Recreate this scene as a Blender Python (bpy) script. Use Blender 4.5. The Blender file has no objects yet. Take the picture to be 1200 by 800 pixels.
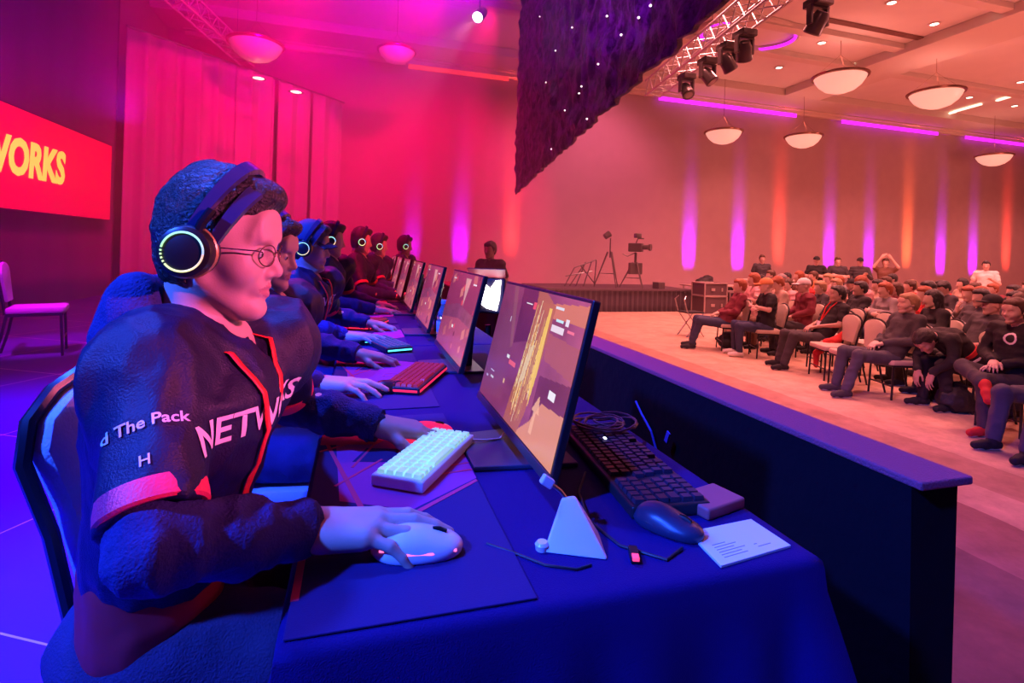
import bpy, bmesh, math, random
import numpy as np
import openvdb
from mathutils import Vector, Matrix
from mathutils.bvhtree import BVHTree
random.seed(7)
SC = bpy.context.scene
COL = SC.collection
PI = math.pi
# ------------------------------------------------------------------ camera model
F_PX = 610.0; PX0, PY0 = 600.0, 295.4; ROLL = 0.03; YAW = math.radians(16.4); CZ = 1.2
FWD = Vector((math.sin(YAW), math.cos(YAW), 0)); RGT = Vector((math.cos(YAW), -math.sin(YAW), 0))
CR = RGT*math.cos(ROLL) + Vector((0, 0, math.sin(ROLL)))
CU = Vector((0, 0, math.cos(ROLL))) - RGT*math.sin(ROLL)
CAM = Vector((0, 0, CZ))
def ray(px, py): return FWD + CR*((px-PX0)/F_PX) + CU*((PY0-py)/F_PX)
def at(px, py, zc): return CAM + ray(px, py)*zc
def onz(px, py, z):
    d = ray(px, py); return CAM + d*((z-CZ)/d.z)
def onx(px, py, x):
    d = ray(px, py); return CAM + d*(x/d.x)
def ony(px, py, y):
    d = ray(px, py); return CAM + d*(y/d.y)
cam_d = bpy.data.cameras.new('camera'); cam = bpy.data.objects.new('camera', cam_d); COL.objects.link(cam)
cam_d.sensor_width = 36; cam_d.lens = 36*F_PX/1200; cam_d.shift_y = -(400-PY0)/1200
cam_d.clip_start = 0.02; cam_d.clip_end = 200
M = Matrix.Identity(4)
for i in range(3):
    M[i][0] = CR[i]; M[i][1] = CU[i]; M[i][2] = -FWD[i]; M[i][3] = CAM[i]
cam.matrix_world = M
SC.camera = cam
SC.view_settings.view_transform = 'Standard'; SC.view_settings.look = 'None'
SC.view_settings.gamma = 1; SC.view_settings.use_curve_mapping = False
# ------------------------------------------------------------------ materials
MATS = {}
def mat(name, col, rough=.6, metal=0, emit=None, es=1, bump=0, bscale=60, var=0, vscale=8, sheen=0, alpha=None, trans=0, coat=0, spec=.5):
    if name in MATS: return MATS[name]
    m = bpy.data.materials.new(name); m.use_nodes = True; nt = m.node_tree; b = nt.nodes['Principled BSDF']
    b.inputs['Base Color'].default_value = (*col, 1); b.inputs['Roughness'].default_value = rough
    b.inputs['Metallic'].default_value = metal; b.inputs['Specular IOR Level'].default_value = spec
    if emit: b.inputs['Emission Color'].default_value = (*emit, 1); b.inputs['Emission Strength'].default_value = es
    if sheen: b.inputs['Sheen Weight'].default_value = sheen
    if coat: b.inputs['Coat Weight'].default_value = coat
    if trans: b.inputs['Transmission Weight'].default_value = trans
    tc = nt.nodes.new('ShaderNodeTexCoord')
    if bump:
        n = nt.nodes.new('ShaderNodeTexNoise'); n.inputs['Scale'].default_value = bscale; n.inputs['Detail'].default_value = 4
        nt.links.new(tc.outputs['Object'], n.inputs['Vector'])
        bp = nt.nodes.new('ShaderNodeBump'); bp.inputs['Strength'].default_value = bump; bp.inputs['Distance'].default_value = .01
        nt.links.new(n.outputs['Fac'], bp.inputs['Height']); nt.links.new(bp.outputs['Normal'], b.inputs['Normal'])
    if var:
        n = nt.nodes.new('ShaderNodeTexNoise'); n.inputs['Scale'].default_value = vscale; n.inputs['Detail'].default_value = 3
        nt.links.new(tc.outputs['Object'], n.inputs['Vector'])
        mx = nt.nodes.new('ShaderNodeMix'); mx.data_type = 'RGBA'
        mx.inputs['A'].default_value = (*[c*(1-var) for c in col], 1); mx.inputs['B'].default_value = (*[min(1, c*(1+var)) for c in col], 1)
        nt.links.new(n.outputs['Fac'], mx.inputs['Factor']); nt.links.new(mx.outputs['Result'], b.inputs['Base Color'])
    MATS[name] = m
    return m
# ------------------------------------------------------------------ objects
def link(o, parent=None):
    COL.objects.link(o)
    if parent is not None: o.parent = parent
    return o
def meshobj(name, V, Fc, m, parent=None, smooth=True, mats=None, fm=None):
    me = bpy.data.meshes.new(name)
    if isinstance(V, np.ndarray) and isinstance(Fc, np.ndarray):
        n = len(V); k = Fc.shape[1]
        me.vertices.add(n); me.vertices.foreach_set('co', V.astype(np.float32).ravel())
        me.loops.add(len(Fc)*k); me.loops.foreach_set('vertex_index', Fc.astype(np.int32).ravel())
        me.polygons.add(len(Fc)); me.polygons.foreach_set('loop_start', np.arange(0, len(Fc)*k, k, dtype=np.int32))
        me.update(calc_edges=True)
    else:
        me.from_pydata([tuple(v) for v in V], [], [tuple(f) for f in Fc])
    for mm in (mats or [m]): me.materials.append(mm)
    if fm is not None: me.polygons.foreach_set('material_index', np.asarray(fm, dtype=np.int32))
    if smooth: me.polygons.foreach_set('use_smooth', np.ones(len(me.polygons), dtype=bool))
    me.validate(); me.update()
    return link(bpy.data.objects.new(name, me), parent)
def empty(name, loc=(0, 0, 0), rz=0, rot=None):
    o = bpy.data.objects.new(name, None); o.empty_display_size = .05
    o.location = loc; o.rotation_euler = rot or (0, 0, rz); return link(o)
def tag(o, label=None, cat=None, group=None, kind=None):
    if label: o['label'] = label
    if cat: o['category'] = cat
    if group: o['group'] = group
    if kind: o['kind'] = kind
    return o
def S(o): o['kind'] = 'structure'; return o
def copy_tree(o, parent=None):
    c = o.copy(); COL.objects.link(c)
    if parent is not None: c.parent = parent; c.matrix_parent_inverse = o.matrix_parent_inverse.copy()
    for ch in list(o.children): copy_tree(ch, c)
    return c
class MB:
    def __init__(s): s.V = []; s.F = []; s.mi = []
    def add(s, V, Fc, mi=0):
        b = len(s.V); s.V += [tuple(v) for v in V]; s.F += [tuple(i+b for i in f) for f in Fc]; s.mi += [mi]*len(Fc); return s
    def box(s, c, d, R=None, mi=0, bev=0):
        bm = bmesh.new(); bmesh.ops.create_cube(bm, size=1)
        for v in bm.verts: v.co = Vector((v.co.x*d[0], v.co.y*d[1], v.co.z*d[2]))
        if bev: bmesh.ops.bevel(bm, geom=bm.edges[:], offset=bev, segments=3, profile=.5, affect='EDGES')
        mt = Matrix.Translation(Vector(c)) @ (R.to_4x4() if R else Matrix.Identity(4))
        bm.verts.ensure_lookup_table()
        s.add([mt @ v.co for v in bm.verts], [[v.index for v in f.verts] for f in bm.faces], mi); bm.free(); return s
    def tube(s, pts, r, seg=10, closed=False, mi=0, cap=True, flat=None):
        pts = [Vector(p) for p in pts]; n = len(pts)
        rs = r if isinstance(r, (list, tuple)) else [r]*n
        V = []; Fc = []; up = None
        for i, p in enumerate(pts):
            a = pts[i-1] if (i > 0 or closed) else p; b = pts[(i+1) % n] if (i < n-1 or closed) else p
            t = (b-a)
            t = t.normalized() if t.length > 1e-9 else Vector((0, 0, 1))
            if up is None: up = Vector((0, 0, 1)) if abs(t.z) < .9 else Vector((1, 0, 0))
            x = t.cross(up)
            if x.length < 1e-6: x = t.orthogonal()
            x.normalize(); y = x.cross(t).normalized(); up = y
            for k in range(seg):
                a_ = 2*PI*k/seg
                q = x*math.cos(a_)*rs[i] + y*math.sin(a_)*rs[i]*(flat or 1)
                V.append(p+q)
        m = n if closed else n-1
        for i in range(m):
            for k in range(seg):
                a0 = i*seg+k; a1 = i*seg+(k+1) % seg; b0 = ((i+1) % n)*seg+k; b1 = ((i+1) % n)*seg+(k+1) % seg
                Fc.append((a0, b0, b1, a1))
        if cap and not closed:
            Fc.append(tuple(range(seg))); Fc.append(tuple((n-1)*seg+k for k in range(seg-1, -1, -1)))
        return s.add(V, Fc, mi)
    def lathe(s, prof, seg=24, c=(0, 0, 0), R=None, mi=0):
        V = []; Fc = []; n = len(prof); c = Vector(c)
        for k in range(seg):
            a = 2*PI*k/seg
            for (r, z) in prof:
                v = Vector((r*math.cos(a), r*math.sin(a), z)); V.append(c + (R @ v if R else v))
        for k in range(seg):
            for i in range(n-1):
                Fc.append((k*n+i, ((k+1) % seg)*n+i, ((k+1) % seg)*n+i+1, k*n+i+1))
        return s.add(V, Fc, mi)
    def prism(s, poly, h, c=(0, 0, 0), R=None, mi=0, bev=0):
        bm = bmesh.new(); vs = [bm.verts.new((x, y, 0)) for x, y in poly]; f = bm.faces.new(vs)
        r = bmesh.ops.extrude_face_region(bm, geom=[f])
        for v in r['geom']:
            if isinstance(v, bmesh.types.BMVert): v.co.z += h
        bmesh.ops.recalc_face_normals(bm, faces=bm.faces[:])
        if bev: bmesh.ops.bevel(bm, geom=bm.edges[:], offset=bev, segments=2, profile=.5, affect='EDGES', clamp_overlap=True)
        mt = Matrix.Translation(Vector(c)) @ (R.to_4x4() if R else Matrix.Identity(4))
        bm.verts.ensure_lookup_table(); bm.verts.index_update()
        s.add([mt @ v.co for v in bm.verts], [[v.index for v in f.verts] for f in bm.faces], mi); bm.free(); return s
    def build(s, name, m, parent=None, smooth=False, mats=None):
        o = meshobj(name, s.V, s.F, m, parent, False, mats, s.mi if mats else None)
        if smooth:
            for p in o.data.polygons: p.use_smooth = True
            o.data.set_sharp_from_angle(angle=math.radians(40))
        return o
def frame(x, up=(0, 0, 1)):
    """rotation whose local X is x, Z close to up"""
    x = Vector(x).normalized(); y = Vector(up).cross(x).normalized(); z = x.cross(y)
    return Matrix((x, y, z)).transposed()
def text_obj(name, s, size, m, parent=None, extrude=.002, offset=0, mw=None, center=True, shear=0):
    cu = bpy.data.curves.new(name, 'FONT'); cu.body = s; cu.size = size; cu.extrude = extrude; cu.offset = offset
    cu.align_x = 'CENTER' if center else 'RIGHT'; cu.align_y = 'CENTER'; cu.shear = shear; cu.resolution_u = 3
    o = bpy.data.objects.new(name+'_tmp', cu); COL.objects.link(o)
    bpy.context.view_layer.update()
    me = bpy.data.meshes.new_from_object(o.evaluated_get(bpy.context.evaluated_depsgraph_get()))
    bpy.data.objects.remove(o)
    me.materials.clear(); me.materials.append(m)
    if mw is not None: me.transform(mw)
    me.name = name
    return link(bpy.data.objects.new(name, me), parent)
# ------------------------------------------------------------------ signed-distance sculpting
def vnoise(P, sc, seed=0):
    X, Y, Z = (P[0]*sc+seed*13.7, P[1]*sc+seed*7.3, P[2]*sc+seed*3.1)
    X, Y, Z = np.broadcast_arrays(X, Y, Z)
    xi, yi, zi = (np.floor(a).astype(np.int64) for a in (X, Y, Z))
    fx, fy, fz = X-xi, Y-yi, Z-zi
    fx, fy, fz = (a*a*(3-2*a) for a in (fx, fy, fz))
    def h(a, b, c):
        n = (a*374761393 + b*668265263 + c*2147483647 + seed*9176) & 0xffffffff
        n = ((n ^ (n >> 13))*1274126177) & 0xffffffff
        return ((n ^ (n >> 16)) & 0xffff)/65535.0
    r = 0
    for dx in (0, 1):
        for dy in (0, 1):
            for dz in (0, 1):
                r = r + h(xi+dx, yi+dy, zi+dz)*(fx if dx else 1-fx)*(fy if dy else 1-fy)*(fz if dz else 1-fz)
    return r
def con(a, ra, b, rb, k=.02): return ('c', Vector(a), ra, Vector(b), rb, k)
def ell(c, r, k=.02, R=None): return ('e', Vector(c), r, R, k)
def sub(p): return ('-', p)
def sdf_mesh(prims, h, disp=None, pad=.02):
    lo = np.full(3, 1e9); hi = -lo
    def bb(p):
        if p[0] == 'c':
            a = np.array(p[1]); b = np.array(p[3]); r = max(p[2], p[4])
            return np.minimum(a, b)-r, np.maximum(a, b)+r
        if p[0] == 'e':
            c = np.array(p[1]); r = max(p[2]) if p[3] is not None else np.array(p[2]); return c-r, c+r
        return None
    for p in prims:
        if p[0] in 'ce':
            a, b = bb(p); lo = np.minimum(lo, a); hi = np.maximum(hi, b)
    lo = lo-pad; n = np.ceil((hi+pad-lo)/h).astype(int)+1
    A = np.full(n, .05, np.float32)
    ax = [lo[i]+h*np.arange(n[i]) for i in range(3)]
    def region(a, b, m):
        i0 = np.maximum(np.floor((a-m-lo)/h).astype(int), 0); i1 = np.minimum(np.ceil((b+m-lo)/h).astype(int)+1, n)
        return i0, i1
    for p in prims:
        neg = False
        q = p
        if p[0] == '-': neg = True; q = p[1]
        if q[0] == 'f':        # callable: arbitrary edit
            A = q[1](A, (ax[0][:, None, None], ax[1][None, :, None], ax[2][None, None, :])); continue
        a, b = bb(q); k = q[5] if q[0] == 'c' else q[4]
        i0, i1 = region(a, b, k+2*h+.004)
        if np.any(i1 <= i0): continue
        X = ax[0][i0[0]:i1[0]][:, None, None]; Y = ax[1][i0[1]:i1[1]][None, :, None]; Z = ax[2][i0[2]:i1[2]][None, None, :]
        if q[0] == 'c':
            pa, pb = q[1], q[3]; ab = pb-pa; L = max(ab.length_squared, 1e-12)
            t = ((X-pa.x)*ab.x+(Y-pa.y)*ab.y+(Z-pa.z)*ab.z)/L; t = np.clip(t, 0, 1)
            d = np.sqrt((X-pa.x-t*ab.x)**2+(Y-pa.y-t*ab.y)**2+(Z-pa.z-t*ab.z)**2)-(q[2]+(q[4]-q[2])*t)
        else:
            c = q[1]; r = q[2]; x, y, z = X-c.x, Y-c.y, Z-c.z
            if q[3] is not None:
                Rt = q[3].transposed()
                x, y, z = (Rt[i][0]*x+Rt[i][1]*y+Rt[i][2]*z for i in range(3))
            k0 = np.sqrt((x/r[0])**2+(y/r[1])**2+(z/r[2])**2); k1 = np.sqrt((x/r[0]**2)**2+(y/r[1]**2)**2+(z/r[2]**2)**2)+1e-9
            d = k0*(k0-1)/k1
        sl = tuple(slice(i0[i], i1[i]) for i in range(3))
        old = A[sl]; k = max(k, 1e-5)
        if neg:
            d = -d; hh = np.maximum(k-np.abs(old-d), 0)/k; A[sl] = np.maximum(old, d)+hh*hh*k*.25
        else:
            hh = np.maximum(k-np.abs(old-d), 0)/k; A[sl] = np.minimum(old, d)-hh*hh*k*.25
    if disp is not None:
        A = A + disp((ax[0][:, None, None], ax[1][None, :, None], ax[2][None, None, :])).astype(np.float32)
    A = np.ascontiguousarray(np.clip(A, -.05, .05), dtype=np.float32)
    g = openvdb.FloatGrid(.05); g.copyFromArray(A)
    P, Q = g.convertToQuads(0.0)
    return (P*h+lo).astype(np.float32), Q.copy()
def sdf_obj(name, prims, h, m, parent=None, disp=None, mats=None, fmf=None):
    P, Q = sdf_mesh(prims, h, disp)
    fm = None
    if fmf is not None: fm = fmf(P[Q].mean(axis=1))
    return meshobj(name, P, Q, m, parent, True, mats, fm)
def fold(amp, sc, seed=0, st=(1, 1, 1)):
    def f(P):
        Q = (P[0]*st[0], P[1]*st[1], P[2]*st[2])
        a = vnoise(Q, sc, seed); b = vnoise(Q, sc*2.1, seed+5)
        return amp*(np.abs(a-.5)*2*1.4+np.abs(b-.5)*.6-.7)
    return f
# ------------------------------------------------------------------ people
skin = mat('skin', (.62, .40, .33), .5, bump=.05, bscale=400, var=.06, vscale=25)
lipm = mat('lips', (.50, .22, .22), .4)
def skinm(i):
    cols = [(.62, .40, .33), (.52, .33, .25), (.70, .48, .38), (.38, .23, .17), (.28, .17, .12)]
    return mat('skin_tone_%d' % i, cols[i % 5], .5, var=.06, vscale=25)
hair_dark = mat('hair_dark', (.02, .017, .018), .38, bump=.8, bscale=180, spec=.6)
hair_brown = mat('hair_brown', (.10, .05, .03), .45, bump=.6, bscale=150)
hair_fair = mat('hair_fair', (.42, .27, .14), .5, bump=.6, bscale=150)
hair_red = mat('hair_auburn', (.35, .10, .04), .5, bump=.6, bscale=150)
eyew = mat('eye_white', (.75, .72, .70), .2); eyed = mat('eye_iris', (.03, .02, .015), .1)
HX = 1.0
def head_prims(c, R, s=1.0, detail=True, neck=None):
    c = Vector(c)
    L = lambda x, y, z: c + R @ Vector((x*s*HX, y*s, z*s))
    e = lambda p, r, k=.02: ell(L(*p), (r[0]*s*HX, r[1]*s, r[2]*s), k*s, R)
    P = [e((-.018, 0, .035), (.098, .076, .088), 0), e((.035, 0, -.012), (.062, .060, .082), .03),
         con(L(.028, 0, -.062), .042*s, L(.066, 0, -.094), .020*s, .02*s),
         con(L(-.005, .047, -.055), .016*s, L(.062, .012, -.099), .015*s, .025*s),
         con(L(-.005, -.047, -.055), .016*s, L(.062, -.012, -.099), .015*s, .025*s)]
    if not detail:
        P += [con(L(.088, 0, 0), .009*s, L(.108, 0, -.034), .013*s, .012*s)]
        P += [e((-.012, sg*.076, -.012), (.018, .009, .03), .006) for sg in (1, -1)]
    else:
        for sg in (1, -1):
            P += [e((.062, sg*.042, -.028), (.026, .022, .024), .03)]
            P += [e((.078, sg*.026, .022), (.016, .024, .009), .012)]
        P += [e((.086, 0, .045), (.014, .05, .03), .03)]
        for sg in (1, -1): P += [sub(e((.101, sg*.032, .001), (.020, .019, .013), .014))]
        for sg in (1, -1): P += [e((.078, sg*.032, .000), (.0145, .0165, .0125), .004)]
        P += [con(L(.090, 0, .010), .0065*s, L(.112, 0, -.027), .0105*s, .014*s), e((.113, 0, -.032), (.012, .0105, .0095), .008)]
        for sg in (1, -1): P += [e((.101, sg*.0125, -.036), (.0115, .0075, .0075), .006)]
        for sg in (1, -1): P += [sub(e((.106, sg*.0065, -.0425), (.006, .0035, .003), .003))]
        P += [e((.084, 0, -.058), (.018, .027, .02), .014)]
        P += [con(L(.093, .018, -.0595), .004*s, L(.1015, 0, -.0565), .0052*s, .004*s), con(L(.093, -.018, -.0595), .004*s, L(.1015, 0, -.0565), .0052*s, .004*s)]
        P += [con(L(.091, .014, -.0695), .005*s, L(.0985, 0, -.071), .0065*s, .004*s), con(L(.091, -.014, -.0695), .005*s, L(.0985, 0, -.071), .0065*s, .004*s)]
        P += [sub(con(L(.097, .023, -.0645), .0016*s, L(.109, 0, -.0635), .0018*s, .003*s)), sub(con(L(.097, -.023, -.0645), .0016*s, L(.109, 0, -.0635), .0018*s, .003*s))]
        P += [e((.086, 0, -.100), (.018, .020, .016), .016)]
        for sg in (1, -1):
            P += [e((-.012, sg*.077, -.008), (.019, .008, .031), .006), sub(e((-.006, sg*.086, -.006), (.011, .006, .018), .004))]
    if neck is not None:
        P += [con(L(-.038, 0, -.055), .048*s, neck, .054*s, .022)]
    return P
def hand_prims(W, d, n, t, curls, spread=.0, s=1.0, thumb=None, k=.006):
    W = Vector(W); d = Vector(d).normalized(); n = (Vector(n)-d*Vector(n).dot(d)).normalized()
    tt = d.cross(n); t = tt if tt.dot(Vector(t)) > 0 else -tt
    P = []
    roots = [(.086, .027), (.090, .009), (.085, -.0095), (.076, -.0265)]
    lens = [(.043, .027, .021), (.048, .031, .022), (.043, .029, .021), (.034, .022, .018)]
    for i, ((a, b), ls) in enumerate(zip(roots, lens)):
        r0 = (.0098, .0098, .0092, .0082)[i]*s
        root = W + (d*a + t*b - n*.002*abs(i-1.2))*s
        P.append(con(W + (d*.012 + t*b*.62)*s, .0165*s, root, .0115*s, .012*s))
        cu = curls[i] if isinstance(curls[0], (tuple, list)) else curls
        dirv = (d + t*(spread*(1.4-i))).normalized(); p = root; ang = 0
        for j in range(3):
            ang += cu[j]
            dd = (dirv*math.cos(ang) - n*math.sin(ang)).normalized()
            q = p + dd*ls[j]*s
            P.append(con(p, r0*(1-.09*j), q, r0*(.91-.09*j), k*s if j == 0 else .003*s)); p = q
    P.append(con(W + (d*.02 - n*.008 - t*.018)*s, .015*s, W + (d*.07 - n*.008 - t*.02)*s, .013*s, .012*s))
    tb = W + (d*.026 + t*.022 - n*.006)*s
    th = thumb or [(.62, .62, -.25), (.85, .35, -.35), (.95, .05, -.3)]
    P.append(con(W + (d*.01 + t*.012 - n*.004)*s, .016*s, tb, .0145*s, .012*s)); p = tb
    for j, (a, b, c) in enumerate(th):
        dd = (d*a + t*b + n*c).normalized(); q = p + dd*(.040, .031, .024)[j]*s
        P.append(con(p, (.0135, .0108, .0098)[j]*s, q, (.0112, .0100, .0085)[j]*s, .006*s)); p = q
    return P
def lerp(a, b, t): return Vector(a)*(1-t)+Vector(b)*t
def attach(o, root): o.parent = root; o.location = -Vector(root.location); return o
def hair_cut(c, R, s, kind):
    """edit that clears the face out of a hair volume"""
    c = Vector(c)
    def f(A, P):
        X, Y, Z = P[0]-c.x, P[1]-c.y, P[2]-c.z
        Rt = R.transposed()
        x, y, z = ((Rt[i][0]*X+Rt[i][1]*Y+Rt[i][2]*Z)/s for i in range(3)); x = x/HX
        # hairline: front above brow, sideburn before the ear, nape low
        line = np.where(x > .045, .052-(x-.09)*.25, np.where(x > .008, -.028+(x-.008)*2.47, np.where(x > -.03, -.028, -.075)))
        if kind == 'long': line = np.where(x > .035, .058, -.6)
        if kind == 'fringe': line = np.where(x > .02, .040-(x-.09)*.2, np.where(x > -.03, -.015+(x+.03)*1.1, -.075))
        d = (line - z)*.75*s
        k = .012
        hh = np.maximum(k-np.abs(A-d), 0)/k
        return (np.maximum(A, d)+hh*hh*k*.25).astype(np.float32)
    return ('f', f)
def strands(c, R, amp, seed=0, s=1.0):
    c = Vector(c)
    def f(P):
        X, Y, Z = P[0]-c.x, P[1]-c.y, P[2]-c.z
        Rt = R.transposed()
        x, y, z = (Rt[i][0]*X+Rt[i][1]*Y+Rt[i][2]*Z for i in range(3))
        th = np.arctan2(y, x+.3)*3
        a = vnoise((x*.35, y*1.6, z*.6), 110, seed); b = vnoise((x*.5, y*1.2, z*.8), 48, seed+3)
        return -amp*((a-.5)*.9+(b-.5)*1.4)
    return f
def make_hair(name, c, R, s, kind, m, root, h, seed=0, vol=.014):
    c = Vector(c); L = lambda x, y, z: c + R @ Vector((x*s*HX, y*s, z*s))
    P = [ell(L(-.02, 0, .038), ((.098+vol)*s*HX, (.076+vol*.75)*s, (.088+vol*1.3)*s), 0, R),
         ell(L(-.048, 0, -.02), (.064*s*HX, .066*s, .070*s), .03, R)]
    if kind in ('short', 'fringe'): P += [ell(L(.06, .01, .098), (.05*s*HX, .06*s, .028*s), .025, R)]
    if kind == 'long':
        P += [con(L(-.06, 0, 0), .07*s, L(-.075, 0, -.17), .055*s, .03), con(L(-.02, .062, 0), .03*s, L(-.03, .062, -.18), .025*s, .03), con(L(-.02, -.062, 0), .03*s, L(-.03, -.062, -.18), .025*s, .03)]
    P += [hair_cut(c, R, s, kind)]
    if kind == 'bun': P += [ell(L(-.10, 0, .09), (.04*s,)*3, .01)]
    return sdf_obj(name, P, h, m, root, disp=strands(c, R, .006*s if h < .006 else .004, seed))
def make_cap(c, R, s, m, root, h):
    c = Vector(c); L = lambda x, y, z: c + R @ Vector((x*s*HX, y*s, z*s))
    def cut(A, P):
        X, Y, Z = P[0]-c.x, P[1]-c.y, P[2]-c.z
        Rt = R.transposed(); x, y, z = ((Rt[i][0]*X+Rt[i][1]*Y+Rt[i][2]*Z)/s for i in range(3))
        return np.maximum(A, (.030 + .0*x - z)*s).astype(np.float32)
    P = [ell(L(-.012, 0, .04), (.115*s*HX, .092*s, .105*s), 0, R), ('f', cut)]
    o = sdf_obj('cap', P, h, m, root)
    # brim: curved solid tongue
    mb = MB(); V = []; Fc = []; nu, nv = 10, 6
    for side in (0, 1):
        for i in range(nu+1):
            for j in range(nv+1):
                u = -1+2*i/nu; v = j/nv
                y = u*.072*(1-.35*v*v); x = .085-.03*u*u+v*(.078-.035*u*u); z = .045-.02*u*u-.022*v+(-.004 if side else 0)
                V.append(L(x, y, z))
    N = (nu+1)*(nv+1); g = lambda sd, i, j: sd*N+i*(nv+1)+j
    for i in range(nu):
        for j in range(nv):
            Fc.append((g(0, i, j), g(0, i+1, j), g(0, i+1, j+1), g(0, i, j+1))); Fc.append((g(1, i, j), g(1, i, j+1), g(1, i+1, j+1), g(1, i+1, j)))
    for i in range(nu): Fc.append((g(0, i, nv), g(0, i+1, nv), g(1, i+1, nv), g(1, i, nv)))
    for j in range(nv):
        for i in (0, nu): Fc.append((g(0, i, j), g(0, i, j+1), g(1, i, j+1), g(1, i, j)))
    b = meshobj('cap_brim', V, Fc, m, o, True)
    return o
def rotR(yaw=0, pitch=0, roll=0):
    return (Matrix.Rotation(yaw, 3, 'Z') @ Matrix.Rotation(pitch, 3, 'Y') @ Matrix.Rotation(roll, 3, 'X'))
# ------------------------------------------------------------------ the players
jersey_m = mat('jersey_black', (.013, .008, .05), .5, bump=.25, bscale=350, spec=.35)
hoodie_m = mat('hoodie_navy', (.035, .032, .17), .8, bump=.5, bscale=260, var=.35, vscale=45, spec=.2)
hoodie_ck = mat('hoodie_navy_plain', (.035, .03, .22), .75, bump=.4, bscale=220, var=.25, vscale=30, spec=.2)
trim_m = mat('jersey_trim_red', (.98, .04, .14), .5, bump=.2, bscale=300)
shirt_in = mat('undershirt_black', (.012, .01, .015), .8)
letter_w = mat('lettering_white', (.85, .80, .88), .6)
lany_m = mat('lanyard_red', (.85, .03, .03), .45)
jean_m = mat('jeans_dark_blue', (.035, .015, .07), .8, bump=.4, bscale=300, var=.2, vscale=30)
plas = mat('plastic_black', (.012, .012, .016), .35); plas_g = mat('plastic_gloss_black', (.012, .012, .02), .12, coat=.6)
band_m = mat('headband_blue_black', (.03, .03, .12), .18, coat=.8); foam = mat('ear_foam', (.03, .03, .035), .8); gold = mat('gold_trim', (.55, .42, .15), .35, metal=.6)
metal = mat('brushed_metal', (.5, .5, .52), .3, metal=1)
shoe_m = mat('shoe_black', (.02, .02, .022), .5)
lensm = bpy.data.materials.new('lens_glass'); lensm.use_nodes = True; _nt = lensm.node_tree; _nt.nodes.remove(_nt.nodes['Principled BSDF'])
_t = _nt.nodes.new('ShaderNodeBsdfTransparent'); _g = _nt.nodes.new('ShaderNodeBsdfGlossy'); _g.inputs['Roughness'].default_value = .03; _x = _nt.nodes.new('ShaderNodeMixShader'); _x.inputs[0].default_value = .10
_nt.links.new(_t.outputs[0], _x.inputs[1]); _nt.links.new(_g.outputs[0], _x.inputs[2]); _nt.links.new(_x.outputs[0], _nt.nodes['Material Output'].inputs['Surface'])
wire_m = mat('glasses_wire', (.25, .12, .12), .25, metal=.8)
def ring_mat():
    if 'ring_rainbow' in MATS: return MATS['ring_rainbow']
    m = mat('ring_rainbow', (.1, .1, .1), .4); nt = m.node_tree; b = nt.nodes['Principled BSDF']
    at_ = nt.nodes.new('ShaderNodeVertexColor'); at_.layer_name = 'Col'
    nt.links.new(at_.outputs['Color'], b.inputs['Emission Color']); b.inputs['Emission Strength'].default_value = 1.25
    return m
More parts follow.
